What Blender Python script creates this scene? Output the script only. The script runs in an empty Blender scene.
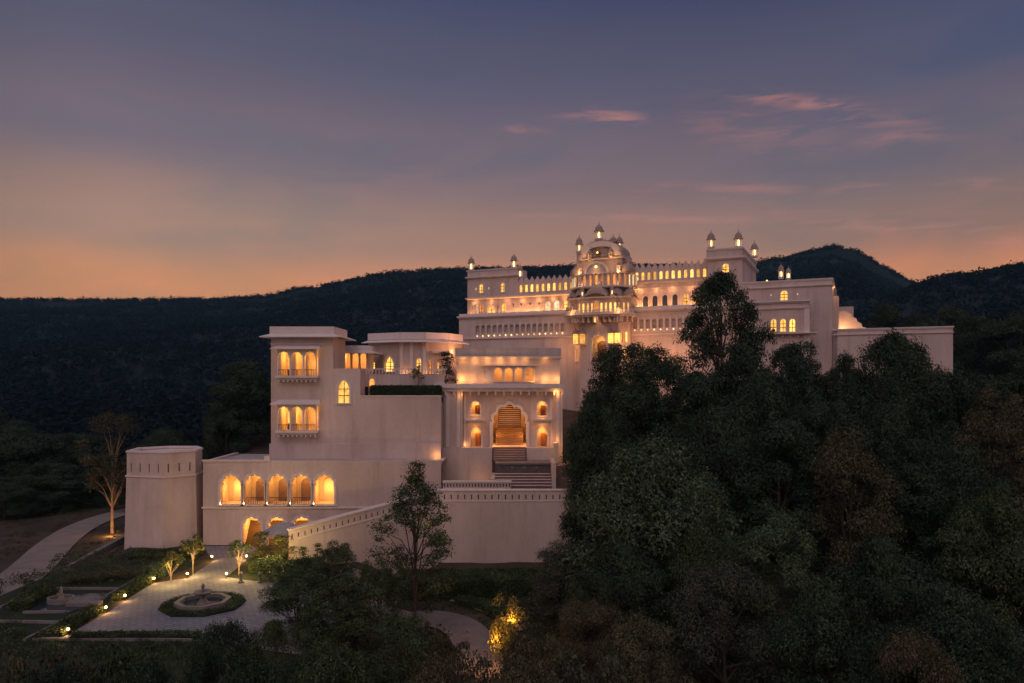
import bpy, bmesh, math, random
import numpy as np
from mathutils import Vector, Matrix, noise
from mathutils.geometry import delaunay_2d_cdt
R = math.radians
SC = bpy.context.scene
COL = SC.collection
# ------------------------------------------------------------------ camera, sky, exposure
F, HY, CZ = 740.0, 378.0, 14.9
cam_d = bpy.data.cameras.new('camera'); cam = bpy.data.objects.new('camera', cam_d); COL.objects.link(cam)
cam_d.sensor_width = 36; cam_d.lens = 36 * F / 1024; cam_d.clip_end = 6000; cam_d.clip_start = .5
cam_d.shift_y = (HY - 341.5) / 1024
cam.location = (0, 0, CZ); cam.rotation_euler = (R(90), 0, 0)
SC.camera = cam
SC.view_settings.view_transform = 'Standard'; SC.view_settings.look = 'None'
SC.view_settings.exposure = 0; SC.view_settings.gamma = 1
SC.render.engine = 'CYCLES'
SC.cycles.use_denoising = True
SC.cycles.max_bounces = 5; SC.cycles.diffuse_bounces = 3; SC.cycles.volume_bounces = 0
SC.cycles.transparent_max_bounces = 4; SC.cycles.glossy_bounces = 2
SC.cycles.sample_clamp_indirect = 3; SC.cycles.caustics_reflective = False; SC.cycles.caustics_refractive = False
SC.cycles.use_adaptive_sampling = True; SC.cycles.adaptive_threshold = 0.02

def srgb(r, g, b):
    f = lambda c: (c/255/12.92) if c/255 <= .04045 else ((c/255+.055)/1.055)**2.4
    return (f(r), f(g), f(b), 1)

def make_world():
    w = bpy.data.worlds.new('World'); SC.world = w; w.use_nodes = True
    nt = w.node_tree; nt.nodes.clear(); N = nt.nodes.new; L = nt.links.new
    out = N('ShaderNodeOutputWorld'); bg = N('ShaderNodeBackground'); L(bg.outputs[0], out.inputs[0])
    tc = N('ShaderNodeTexCoord'); sep = N('ShaderNodeSeparateXYZ'); L(tc.outputs['Generated'], sep.inputs[0])
    def math_(op, a, b=None, c=None):
        m = N('ShaderNodeMath'); m.operation = op
        for i, v in enumerate((a, b, c)):
            if v is None: continue
            if isinstance(v, (int, float)): m.inputs[i].default_value = v
            else: L(v, m.inputs[i])
        return m.outputs[0]
    def mix(fac, a, b, mode='MIX'):
        m = N('ShaderNodeMix'); m.data_type = 'RGBA'; m.blend_type = mode
        for i, v in ((0, fac), (6, a), (7, b)):
            if isinstance(v, (int, float, tuple)): m.inputs[i].default_value = v
            else: L(v, m.inputs[i])
        return m.outputs[2]
    def ramp(v, stops, interp='EASE'):
        r = N('ShaderNodeValToRGB'); r.color_ramp.interpolation = interp; e = r.color_ramp.elements
        while len(e) < len(stops): e.new(.5)
        for k, (p, c) in enumerate(stops): e[k].position = p; e[k].color = c
        L(v, r.inputs[0]); return r.outputs[0]
    z = sep.outputs['Z']; x = sep.outputs['X']; y = sep.outputs['Y']
    # large soft warping so that the bands of colour are not ruler straight
    n0 = N('ShaderNodeTexNoise'); n0.inputs['Scale'].default_value = 2.2; n0.inputs['Detail'].default_value = 3
    mp = N('ShaderNodeMapping'); mp.inputs['Scale'].default_value = (1, 1, 3.5); L(tc.outputs['Generated'], mp.inputs[0]); L(mp.outputs[0], n0.inputs[0])
    zz = math_('ADD', z, math_('MULTIPLY', math_('SUBTRACT', n0.outputs[0], .5), .05))
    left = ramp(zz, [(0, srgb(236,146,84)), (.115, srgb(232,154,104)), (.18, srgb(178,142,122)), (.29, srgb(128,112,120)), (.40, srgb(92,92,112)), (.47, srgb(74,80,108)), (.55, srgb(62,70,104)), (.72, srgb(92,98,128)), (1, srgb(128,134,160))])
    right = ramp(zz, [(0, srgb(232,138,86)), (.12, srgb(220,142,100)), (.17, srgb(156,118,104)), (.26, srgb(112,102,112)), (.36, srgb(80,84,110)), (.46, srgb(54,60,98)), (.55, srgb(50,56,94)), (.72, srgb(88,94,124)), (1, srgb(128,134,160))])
    az = math_('ADD', math_('MULTIPLY', x, .8), .42)
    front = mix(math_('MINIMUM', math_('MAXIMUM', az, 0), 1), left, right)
    # wisps of cloud still catching light: soft streaks at their own bearings, torn by noise
    ysafe = math_('MAXIMUM', y, .05); ta = math_('DIVIDE', x, ysafe); te = math_('DIVIDE', z, ysafe)
    mc = N('ShaderNodeMapping'); mc.inputs['Scale'].default_value = (1.0, 1.0, 6.5); mc.inputs['Rotation'].default_value = (0, R(-4), 0)
    L(tc.outputs['Generated'], mc.inputs[0])
    n1 = N('ShaderNodeTexNoise'); n1.inputs['Scale'].default_value = 11; n1.inputs['Detail'].default_value = 8; n1.inputs['Roughness'].default_value = .6
    n1.inputs['Distortion'].default_value = .5
    L(mc.outputs[0], n1.inputs[0])
    tot = None
    for (a0, e0, wa, we, sl, st) in [(.395,.372,.085,.010,-.10,1.0),(.47,.352,.085,.012,-.05,.8),(.13,.351,.055,.011,-.06,1.0),(.53,.325,.07,.012,.10,.65),(.015,.336,.03,.005,0,.55),(.35,.335,.12,.03,-.1,.35),
                                     (.36,.255,.20,.007,-.02,.6),(.55,.262,.16,.012,.03,.6),(.20,.215,.22,.006,-.02,.6),(.50,.205,.24,.009,-.03,.8),(.66,.185,.12,.006,-.02,.8),(.42,.228,.28,.020,0,.3),(-.3,.26,.3,.03,.05,.16)]:
        da = math_('SUBTRACT', ta, a0); de = math_('SUBTRACT', math_('SUBTRACT', te, e0), math_('MULTIPLY', da, sl))
        r2 = math_('ADD', math_('POWER', math_('ABSOLUTE', math_('DIVIDE', da, wa)), 2), math_('POWER', math_('ABSOLUTE', math_('DIVIDE', de, we)), 2))
        gss = math_('MULTIPLY', math_('EXPONENT', math_('MULTIPLY', r2, -1)), st)
        tot = gss if tot is None else math_('MAXIMUM', tot, gss)
    torn = ramp(n1.outputs[0], [(0, (0,0,0,1)), (.42, (0,0,0,1)), (.62, (1,1,1,1)), (1, (1,1,1,1))])
    cf = math_('MULTIPLY', math_('MULTIPLY', tot, torn), .62)
    n2 = N('ShaderNodeTexNoise'); n2.inputs['Scale'].default_value = 2.6; n2.inputs['Detail'].default_value = 6; n2.inputs['Distortion'].default_value = .4
    mp2 = N('ShaderNodeMapping'); mp2.inputs['Scale'].default_value = (1, 1, 3.0); mp2.inputs['Location'].default_value = (3.1, 0, 1.2)
    L(tc.outputs['Generated'], mp2.inputs[0]); L(mp2.outputs[0], n2.inputs[0])
    dull = ramp(n2.outputs[0], [(0, (.74,.84,.93,1)), (.38, (.82,.90,.98,1)), (.50, (.98,.95,.97,1)), (.62, (1.0,.93,.92,1)), (1, (1.0,.97,.94,1))])
    front = mix(cf, front, srgb(205,138,124))
    front = mix(1.0, front, dull, 'MULTIPLY')
    front = mix(1.0, front, ramp(math_('ADD', x, 1.0), [(0, (.55,.64,.74,1)), (.38, (.70,.79,.86,1)), (.56, (1,1,1,1)), (1, (1,1,1,1))]), 'MULTIPLY')
    # the sky opposite the sunset: the pink band above the earth's shadow, brighter, facing the palace
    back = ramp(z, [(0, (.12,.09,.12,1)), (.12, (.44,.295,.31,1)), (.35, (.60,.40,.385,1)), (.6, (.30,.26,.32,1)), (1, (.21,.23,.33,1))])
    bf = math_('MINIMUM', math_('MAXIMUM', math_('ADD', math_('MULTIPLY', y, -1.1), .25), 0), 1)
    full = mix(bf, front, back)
    sky = N('ShaderNodeTexSky'); sky.sky_type = 'NISHITA'; sky.sun_disc = False
    sky.sun_elevation = R(-3); sky.sun_rotation = R(-25)
    add = mix(.05, full, sky.outputs[0], 'ADD')
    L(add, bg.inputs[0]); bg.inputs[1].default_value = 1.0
make_world()
sky_fill_d = bpy.data.lights.new('sky_fill', 'SUN'); sky_fill_d.energy = .50; sky_fill_d.angle = R(45); sky_fill_d.color = (1, .74, .70)  # added broad lamp standing in for sky glow from behind the camera
sky_fill = bpy.data.objects.new('sky_fill', sky_fill_d); COL.objects.link(sky_fill); sky_fill.rotation_euler = (R(38), 0, R(-14)); sky_fill.location = (0, 0, 80)

# ------------------------------------------------------------------ materials
MATS = {}
def mat(name, base, rough=.8, var=.12, scale=1.5, bump=0., emit=None, strength=0., island=0., spec=.3, coords='Object', streak=False):
    m = bpy.data.materials.new(name); m.use_nodes = True; nt = m.node_tree; N = nt.nodes.new; L = nt.links.new
    b = nt.nodes['Principled BSDF']; b.inputs['Roughness'].default_value = rough
    b.inputs['Specular IOR Level'].default_value = spec
    tc = N('ShaderNodeTexCoord'); nz = N('ShaderNodeTexNoise'); nz.inputs['Scale'].default_value = scale; nz.inputs['Detail'].default_value = 5
    if streak:
        mp = N('ShaderNodeMapping'); mp.inputs['Scale'].default_value = (1, 1, .22); L(tc.outputs[coords], mp.inputs[0]); L(mp.outputs[0], nz.inputs[0])
    else: L(tc.outputs[coords], nz.inputs[0])
    r = N('ShaderNodeValToRGB'); e = r.color_ramp.elements
    e[0].position = .3; e[1].position = .7
    e[0].color = tuple(c*(1-var) for c in base[:3])+(1,); e[1].color = tuple(min(1, c*(1+var)) for c in base[:3])+(1,)
    L(nz.outputs[0], r.inputs[0]); colr = r.outputs[0]
    if streak:      # rain streaks, patches of older lime, fine mottling
        for (sc, mpz, lo_, hi_, k_) in ((1.1, .09, .50, .72, .80), (.16, .7, .45, .60, .90), (3.0, .8, .35, .75, .93)):
            mp_ = N('ShaderNodeMapping'); mp_.inputs['Scale'].default_value = (1,1,mpz); mp_.inputs['Location'].default_value = (sc*7,3,1); L(tc.outputs[coords], mp_.inputs[0])
            nn_ = N('ShaderNodeTexNoise'); nn_.inputs['Scale'].default_value = sc; nn_.inputs['Detail'].default_value = 6; nn_.inputs['Roughness'].default_value = .65; L(mp_.outputs[0], nn_.inputs[0])
            rr_ = N('ShaderNodeValToRGB'); ee = rr_.color_ramp.elements; ee[0].position = lo_; ee[1].position = hi_; ee[0].color = (1,1,1,1); ee[1].color = (k_,k_*.975,k_*.95,1)
            L(nn_.outputs[0], rr_.inputs[0]); mm_ = N('ShaderNodeMix'); mm_.data_type = 'RGBA'; mm_.blend_type = 'MULTIPLY'; mm_.inputs[0].default_value = 1
            L(colr, mm_.inputs[6]); L(rr_.outputs[0], mm_.inputs[7]); colr = mm_.outputs[2]
    if island:
        g = N('ShaderNodeNewGeometry'); hs = N('ShaderNodeHueSaturation'); mr = N('ShaderNodeMapRange')
        mr.inputs[3].default_value = 1-island; mr.inputs[4].default_value = 1+island
        L(g.outputs['Random Per Island'], mr.inputs[0]); L(mr.outputs[0], hs.inputs['Value']); 
        mr2 = N('ShaderNodeMapRange'); mr2.inputs[3].default_value = .488; mr2.inputs[4].default_value = .51
        oi = N('ShaderNodeObjectInfo'); L(oi.outputs['Random'], mr2.inputs[0]); L(mr2.outputs[0], hs.inputs['Hue'])
        L(colr, hs.inputs['Color']); colr = hs.outputs[0]
    L(colr, b.inputs['Base Color'])
    if bump:
        bp = N('ShaderNodeBump'); bp.inputs['Strength'].default_value = bump; bp.inputs['Distance'].default_value = .05
        n2 = N('ShaderNodeTexNoise'); n2.inputs['Scale'].default_value = scale*6; n2.inputs['Detail'].default_value = 4; L(tc.outputs[coords], n2.inputs[0])
        L(n2.outputs[0], bp.inputs['Height']); L(bp.outputs[0], b.inputs['Normal'])
    if emit:
        b.inputs['Emission Color'].default_value = tuple(emit)+(1,)
        oi = N('ShaderNodeObjectInfo'); mr = N('ShaderNodeMapRange'); mr.inputs[3].default_value = strength*.4; mr.inputs[4].default_value = strength*1.45
        L(oi.outputs['Random'], mr.inputs[0])
        n3 = N('ShaderNodeTexNoise'); n3.inputs['Scale'].default_value = 2.6; L(tc.outputs[coords], n3.inputs[0])
        mm = N('ShaderNodeMath'); mm.operation = 'MULTIPLY'; L(mr.outputs[0], mm.inputs[0])
        m2 = N('ShaderNodeMapRange'); m2.inputs[1].default_value = .3; m2.inputs[2].default_value = .7; m2.inputs[3].default_value = .55; m2.inputs[4].default_value = 1.35
        L(n3.outputs[0], m2.inputs[0]); L(m2.outputs[0], mm.inputs[1]); L(mm.outputs[0], b.inputs['Emission Strength'])
    MATS[name] = m; return m

PL = mat('lime_plaster', (.64,.52,.475), .85, .13, .3, .25, streak=True)
PL2 = mat('palace_plaster', (.66,.545,.505), .85, .12, .28, .2, streak=True)
TRIM = mat('plaster_trim', (.72,.62,.58), .8, .06, 1.2, .1)
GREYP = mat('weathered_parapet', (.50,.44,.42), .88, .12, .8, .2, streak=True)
DOME = mat('dome_plaster', (.36,.28,.25), .8, .12, 1.5, .1)
WARMP = mat('room_plaster', (.74,.58,.42), .8, .06, 1.2)
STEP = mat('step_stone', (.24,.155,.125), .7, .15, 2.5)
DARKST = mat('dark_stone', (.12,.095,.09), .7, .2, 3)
RED = mat('red_curtain', (.42,.17,.06), .7, .25, 3)
WOOD = mat('carved_wood', (.10,.045,.02), .6, .2, 4)
GLASS = mat('dark_glass', (.05,.06,.08), .12, .1, 1, spec=.6)
GLOW = mat('lit_window_pane', (.5,.3,.1), .6, .1, 2, emit=(1,.50,.10), strength=1.6)
GLOWW = mat('lit_white_pane', (.5,.4,.25), .6, .1, 2, emit=(1,.80,.46), strength=.75)
GLOWO = mat('lit_orange_pane', (.5,.25,.08), .6, .1, 2, emit=(1,.36,.08), strength=1.0)
BULB = mat('lamp_bulb', (.9,.7,.4), .5, .02, 1, emit=(1,.58,.20), strength=6)
BULBW = mat('kiosk_bulb', (.9,.7,.4), .5, .02, 1, emit=(1,.68,.26), strength=2.6)
COVE = mat('cove_light', (.9,.6,.3), .5, .02, 1, emit=(1,.50,.16), strength=1.2)
METAL = mat('dark_metal', (.05,.045,.04), .5, .1, 5)
CLOTH = mat('grey_canvas', (.30,.28,.29), .85, .1, 2)
PAVE = mat('court_paving', (.23,.23,.25), .95, .16, .5, .2)
KERB = mat('kerb_stone', (.20,.175,.165), .8, .15, 1.5, .2)
DIRT = mat('hill_earth', (.060,.042,.026), .95, .4, .25, .5)
TRACK = mat('gravel_track', (.27,.215,.18), .9, .15, .6, .4)
DRIVE = mat('driveway_paving', (.26,.21,.185), .8, .15, .8, .3)
LAWN = mat('lawn_grass', (.020,.030,.011), .9, .35, 1.2, .6)
WATER = mat('pool_water', (.03,.045,.05), .06, .2, 2, spec=.5)
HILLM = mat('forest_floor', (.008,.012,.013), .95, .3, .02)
L_DARK = mat('leaf_deep_green', (.038,.058,.031), .75, .55, .55, island=.55, spec=.15)
L_MID = mat('leaf_mid_green', (.062,.086,.036), .75, .5, .6, island=.55, spec=.15)
L_OLIVE = mat('leaf_olive_brown', (.090,.080,.042), .8, .35, .5, island=.55, spec=.12)
L_GREY = mat('leaf_dusty_grey', (.070,.078,.052), .8, .3, .5, island=.5, spec=.12)
L_GREEN3 = mat('leaf_soft_green', (.076,.108,.054), .78, .5, .5, island=.5, spec=.15)
L_GREEN2 = mat('leaf_khaki_green', (.095,.090,.045), .8, .45, .6, island=.55, spec=.12)
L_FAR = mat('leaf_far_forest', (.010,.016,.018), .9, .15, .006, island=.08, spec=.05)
L_BRIGHT = mat('leaf_bright_green', (.15,.15,.045), .7, .3, .8, island=.4, spec=.15)
L_RED = mat('leaf_reddish', (.072,.048,.030), .8, .3, .6, island=.5, spec=.12)
BARK = mat('bark', (.075,.055,.04), .9, .3, 3, .5)
BARKL = mat('pale_bark', (.26,.19,.13), .9, .25, 3, .4)

def paving_lines(m, scale, mortar=.02):
    nt = m.node_tree; N = nt.nodes.new; L = nt.links.new; b = nt.nodes['Principled BSDF']
    src = b.inputs['Base Color'].links[0].from_socket
    br = N('ShaderNodeTexBrick'); br.inputs['Scale'].default_value = scale; br.inputs['Mortar Size'].default_value = mortar
    br.inputs['Color1'].default_value = (1,1,1,1); br.inputs['Color2'].default_value = (.82,.82,.84,1); br.inputs['Mortar'].default_value = (.45,.43,.42,1)
    tc = N('ShaderNodeTexCoord'); mp = N('ShaderNodeMapping'); mp.inputs['Rotation'].default_value = (0,0,R(20)); L(tc.outputs['Object'], mp.inputs[0]); L(mp.outputs[0], br.inputs[0])
    mx = N('ShaderNodeMix'); mx.data_type = 'RGBA'; mx.blend_type = 'MULTIPLY'; mx.inputs[0].default_value = 1
    L(src, mx.inputs[6]); L(br.outputs[0], mx.inputs[7]); L(mx.outputs[2], b.inputs['Base Color'])
paving_lines(PAVE, .9)
paving_lines(DRIVE, 1.6)

# ------------------------------------------------------------------ helpers
def tag(o, label=None, cat=None, group=None, kind=None):
    if label: o['label'] = label
    if cat: o['category'] = cat
    if group: o['group'] = group
    if kind: o['kind'] = kind
    return o
def thing(name, label, cat, loc=(0,0,0), rz=0., group=None):
    o = bpy.data.objects.new(name, None); COL.objects.link(o); o.location = loc; o.rotation_euler = (0,0,rz)
    o.empty_display_size = .3
    return tag(o, label, cat, group)
def link(name, me, material=None, parent=None):
    o = bpy.data.objects.new(name, me); COL.objects.link(o)
    if material and not me.materials: me.materials.append(material)
    if parent: o.parent = parent
    return o
def copy_tree(o, parent=None):
    c = o.copy(); COL.objects.link(c); c.parent = parent
    for ch in o.children: copy_tree(ch, c)
    return c

class MB:
    def __init__(s): s.v = []; s.f = []
    def add(s, vs, fs, M=None):
        n = len(s.v)
        s.v += [tuple(M @ Vector(p)) if M else tuple(p) for p in vs]
        s.f += [tuple(i+n for i in f) for f in fs]
        return s
    def box(s, x0, x1, y0, y1, z0, z1, M=None):
        return s.add([(x0,y0,z0),(x1,y0,z0),(x1,y1,z0),(x0,y1,z0),(x0,y0,z1),(x1,y0,z1),(x1,y1,z1),(x0,y1,z1)],
            [(0,3,2,1),(4,5,6,7),(0,1,5,4),(1,2,6,5),(2,3,7,6),(3,0,4,7)], M)
    def prism(s, pts, z0, z1, M=None, pts1=None):
        n = len(pts); q = pts1 or pts
        return s.add([(x,y,z0) for x,y in pts]+[(x,y,z1) for x,y in q],
            [tuple(range(n))[::-1], tuple(range(n,2*n))]+[(i,(i+1)%n,n+(i+1)%n,n+i) for i in range(n)], M)
    def extr(s, pts, d0, d1, M=None):           # outline in (u,z), extruded in depth
        n = len(pts)
        return s.add([(x,d0,z) for x,z in pts]+[(x,d1,z) for x,z in pts],
            [tuple(range(n)), tuple(range(n,2*n))[::-1]]+[(i,n+i,n+(i+1)%n,(i+1)%n) for i in range(n)], M)
    def lathe(s, prof, n=12, c=(0,0), M=None, rot=0.):
        m = len(prof); vs = []
        for k in range(n):
            a = 2*math.pi*k/n+rot
            vs += [(c[0]+r*math.cos(a), c[1]+r*math.sin(a), z) for r, z in prof]
        fs = [(k*m+i, ((k+1)%n)*m+i, ((k+1)%n)*m+i+1, k*m+i+1) for k in range(n) for i in range(m-1)]
        fs.append(tuple(k*m for k in range(n))[::-1]); fs.append(tuple(k*m+m-1 for k in range(n)))
        return s.add(vs, fs, M)
    def tube(s, path, rad, n=6):
        P = [Vector(p) for p in path]; vs = []; 
        for i, p in enumerate(P):
            t = (P[min(i+1,len(P)-1)]-P[max(i-1,0)]).normalized()
            a = t.cross(Vector((.3,.9,.1))).normalized(); b = t.cross(a)
            r = rad[i] if isinstance(rad, (list,tuple)) else rad
            vs += [tuple(p+a*r*math.cos(2*math.pi*k/n)+b*r*math.sin(2*math.pi*k/n)) for k in range(n)]
        fs = [(i*n+k, i*n+(k+1)%n, (i+1)*n+(k+1)%n, (i+1)*n+k) for i in range(len(P)-1) for k in range(n)]
        fs.append(tuple(range(n))[::-1]); fs.append(tuple(range((len(P)-1)*n, len(P)*n)))
        return s.add(vs, fs)
    def wall(s, outline, d0, d1, holes=(), M=None):
        """slab with outline polygon and hole polygons in (u,z)"""
        vs = [Vector(p) for p in outline]; es = [(i,(i+1)%len(outline)) for i in range(len(outline))]
        loops = [list(outline)]
        for h in holes:
            n = len(vs); vs += [Vector(p) for p in h]; es += [(n+i, n+(i+1)%len(h)) for i in range(len(h))]; loops.append(list(h))
        r = delaunay_2d_cdt(vs, es, [], 0, 1e-5)
        V2 = r[0]
        def pip(p, poly):
            c = False; j = len(poly)-1
            for i in range(len(poly)):
                (x1,y1), (x2,y2) = poly[i], poly[j]
                if (y1 > p[1]) != (y2 > p[1]) and p[0] < (x2-x1)*(p[1]-y1)/(y2-y1)+x1: c = not c
                j = i
            return c
        F2 = []
        for f in r[2]:
            g = (sum(V2[i].x for i in f)/len(f), sum(V2[i].y for i in f)/len(f))
            if pip(g, loops[0]) and not any(pip(g, l) for l in loops[1:]): F2.append(f)
        n = len(V2)
        s.add([(p.x,d0,p.y) for p in V2]+[(p.x,d1,p.y) for p in V2], [tuple(f) for f in F2]+[tuple(i+n for i in f)[::-1] for f in F2], M)
        for l in loops:
            k = len(l); s.add([(x,d0,z) for x,z in l]+[(x,d1,z) for x,z in l], [(i,k+i,k+(i+1)%k,(i+1)%k) for i in range(k)], M)
        return s
    def ring(s, inner, outer, d0, d1, M=None):
        k = len(inner)
        vs = [(x,d0,z) for x,z in inner]+[(x,d0,z) for x,z in outer]+[(x,d1,z) for x,z in outer]+[(x,d1,z) for x,z in inner]
        fs = []
        for i in range(k):
            j = (i+1)%k
            fs += [(i,j,k+j,k+i), (k+i,k+j,2*k+j,2*k+i), (j,i,3*k+i,3*k+j)]
        return s.add(vs, fs, M)
    def build(s, name, material, parent=None, smooth=False):
        me = bpy.data.meshes.new(name); me.from_pydata(s.v, [], s.f); me.validate()
        bm = bmesh.new(); bm.from_mesh(me); bmesh.ops.remove_doubles(bm, verts=bm.verts, dist=1e-5); bmesh.ops.recalc_face_normals(bm, faces=bm.faces); bm.to_mesh(me); bm.free()
        if smooth:
            for p in me.polygons: p.use_smooth = True
        me.materials.append(material)
        return link(name, me, None, parent)

def seg(A, B):
    """matrix: x runs from A to B, y is depth behind the face, z up"""
    d = Vector((B[0]-A[0], B[1]-A[1], 0)); L = d.length; d /= L
    n = Vector((-d.y, d.x, 0))
    return Matrix(((d.x,n.x,0,A[0]),(d.y,n.y,0,A[1]),(0,0,1,0),(0,0,0,1))), L

def arch(uc, zb, w, h, kind='round', n=14):
    r = w/2
    if kind == 'rect': return [(uc-r,zb),(uc+r,zb),(uc+r,zb+h),(uc-r,zb+h)]
    rise = min(h*.6, r*{'round':1., 'point':1.25, 'cusp':1.12}[kind]); sp = zb+h-rise
    pts = [(uc-r,zb),(uc+r,zb)]
    if kind == 'cusp':
        m = 20; pts.append((uc+r, sp))
        for i in range(m+1):
            t = math.pi*i/m; q = .87+.13*abs(math.sin(5*t))
            pts.append((uc+r*q*math.cos(t), sp+rise*q*math.sin(t)*(1.0 if abs(t-math.pi/2)>.05 else 1.05)))
        pts.append((uc-r, sp))
    else:
        for i in range(n+1):
            t = math.pi*i/n; e = 1.0 if kind == 'round' else .82
            c = math.cos(t); pts.append((uc+r*c, sp+rise*(math.sin(t)**e if kind=='round' else (1-abs(c)**1.6)**.75)))
    return pts
def scaled(pts, uc, zb, w, h, t):
    kx = (w+2*t)/w; kz = (h+t)/h
    return [(uc+(x-uc)*kx, zb+(z-zb)*kz) for x, z in pts]

class Frame:
    def __init__(s, px, Y, z0, deg=0.):
        s.o = ((px-512)/F*Y, Y); s.z0 = z0; s.t = R(deg); s.c = math.cos(s.t); s.s = math.sin(s.t)
        s.loc = (s.o[0], s.o[1], z0)
    def Y(s, px, d=0.): dx = (px-512)/F; return (d - s.s*s.o[0] + s.c*s.o[1])/(s.c - s.s*dx)
    def u(s, px, d=0.):
        Y = s.Y(px, d); X = (px-512)/F*Y; return s.c*(X-s.o[0])+s.s*(Y-s.o[1])
    def z(s, px, py, d=0.): return CZ-(py-HY)/F*s.Y(px, d)-s.z0
    def op(s, px, yt, yb, wpx, d, A, kind='round', fill='glow', **k):
        u0 = s.u(px-wpx/2, d); u1 = s.u(px+wpx/2, d); zb = s.z(px, yb, d); zt = s.z(px, yt, d)
        return dict(uc=(u0+u1)/2-A, zb=zb, w=u1-u0, h=zt-zb, kind=kind, fill=fill, **k)

LIGHTS = 0
def light(parent, p, W, color=(1,.50,.17), r=.12, name='lamp_light', spot=None, rot=None):
    global LIGHTS; LIGHTS += 1
    d = bpy.data.lights.new(name, 'SPOT' if spot else 'POINT'); d.energy = W; d.color = color; d.shadow_soft_size = r
    if spot: d.spot_size = R(spot); d.spot_blend = .6
    o = bpy.data.objects.new(name, d); COL.objects.link(o); o.parent = parent; o.location = p
    if rot: o.rotation_euler = rot
    return o

FILL = {'glow': GLOW, 'glowW': GLOWW, 'glowO': GLOWO, 'dark': GLASS, 'red': RED}
def facade(root, A, B, z0, z1, ops=(), th=.4, m=None, name='wall', outline=None, frame=True, bars=True):
    M, L = seg(A, B)
    hs = [arch(o['uc'], o['zb'], o['w'], o['h'], o['kind']) for o in ops]
    e = th+.004 if ('side' in name or 'back' in name) else 0
    mb = MB(); mb.wall(outline or [(e,z0),(L-e,z0),(L-e,z1-e*.01),(e,z1-e*.01)], 0, th, hs, M)
    w = mb.build(name, m or PL, root)
    for o, h in zip(ops, hs):
        f = o['fill']; par = root
        if f == 'niche':
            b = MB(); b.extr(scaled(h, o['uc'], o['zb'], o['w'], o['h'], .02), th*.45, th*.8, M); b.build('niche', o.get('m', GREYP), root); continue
        if o.get('frame', frame):
            t = o.get('t', min(.16, o['w']*.14)); b = MB(); b.ring(h, scaled(h, o['uc'], o['zb'], o['w'], o['h'], t), -.07, .05, M)
            b.box(o['uc']-o['w']/2-t*1.2, o['uc']+o['w']/2+t*1.2, -.14, .03, o['zb']-.12, o['zb'], M)
            par = b.build('window', TRIM, root)
        if f in FILL:
            b = MB(); b.extr(scaled(h, o['uc'], o['zb'], o['w'], o['h'], .03), th*.7, th*.7+.05, M); pn = b.build('pane', FILL[f], par)
            if bars and o.get('bars', True) and o['w'] > .45:
                b = MB(); uc, zb, ww, hh = o['uc'], o['zb'], o['w'], o['h']; q = .035
                b.box(uc-q, uc+q, th*.6, th*.7, zb, zb+hh*.97, M)
                for k in (.33, .62): b.box(uc-ww/2, uc+ww/2, th*.58, th*.68, zb+hh*k-q, zb+hh*k+q, M)
                b.build('glazing_bar', TRIM if f == 'glowW' else WOOD, par)
    return w

def cornice(root, poly, z, depth, h, m=TRIM, name='cornice', brackets=0):
    """projecting ledge around an open polyline (front edge points, left to right)"""
    mb = MB()
    for A, B in zip(poly[:-1], poly[1:]):
        M, L = seg(A, B); mb.box(-depth*.6, L+depth*.6, -depth, .05, z, z+h, M)
        mb.box(-depth*.3, L+depth*.3, -depth*.5, .04, z-h*.8, z-.003, M)
        if brackets:
            n = max(1, int(L/brackets))
            for k in range(n+1):
                u = L*k/n; mb.extr([(u-.07,z-h*.8-.35),(u+.07,z-h*.8-.35),(u+.07,z-h*.8),(u-.07,z-h*.8)], -depth*.45, .02, M)
    return mb.build(name, m, root)

def eave(root, x0, x1, y0, y1, z, proj, drop, m=TRIM, name='eave'):
    """sloping chhajja all round a rectangular roof"""
    a = [(x0,y0,z),(x1,y0,z),(x1,y1,z),(x0,y1,z)]; b = [(x0-proj,y0-proj,z-drop),(x1+proj,y0-proj,z-drop),(x1+proj,y1+proj,z-drop),(x0-proj,y1+proj,z-drop)]
    t = .09
    vs = a+b+[(x,y,q-t) for x,y,q in a]+[(x,y,q-t) for x,y,q in b]; fs = []
    for i in range(4):
        j = (i+1)%4; fs += [(i,j,4+j,4+i), (8+i,12+i,12+j,8+j), (4+i,4+j,12+j,12+i)]
    return MB().add(vs, fs).build(name, m, root)

def kiosk(root, u, d, z, w, h, m=DOME, lit=True, bulbW=BULBW):
    """little domed chhatri turret: base, columns, dome, finial, lantern"""
    r = w/2; b = MB()
    b.lathe([(r*.95,z),(r*.95,z+h*.06),(r*1.1,z+h*.06),(r*1.1,z+h*.10)], 8, (u,d), rot=.39)
    t = b.build('turret', TRIM, root)
    c = MB()
    for k in range(6):
        a = k*math.pi/3+.3; c.lathe([(r*.17,z+h*.10),(r*.12,z+h*.14),(r*.12,z+h*.42),(r*.2,z+h*.46)], 6, (u+r*.78*math.cos(a), d+r*.78*math.sin(a)))
    c.build('columns', TRIM, t)
    e = MB(); e.lathe([(r*.9,z+h*.46),(r*1.35,z+h*.47),(r*1.3,z+h*.50),(r*.95,z+h*.52),(r*1.0,z+h*.58),(r*.92,z+h*.66),(r*.68,z+h*.74),(r*.32,z+h*.80),(r*.1,z+h*.84)], 12, (u,d))
    e.build('dome', m, t, True)
    g = MB(); g.lathe([(r*.1,z+h*.83),(r*.17,z+h*.86),(r*.05,z+h*.89),(r*.09,z+h*.92),(.015,z+h)], 6, (u,d)); g.build('finial', m, t)
    if lit:
        l = MB(); l.lathe([(r*.1,z+h*.12),(r*.40,z+h*.16),(r*.40,z+h*.38),(r*.1,z+h*.44)], 8, (u,d)); l.build('lantern', bulbW, t)
    return t

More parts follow.
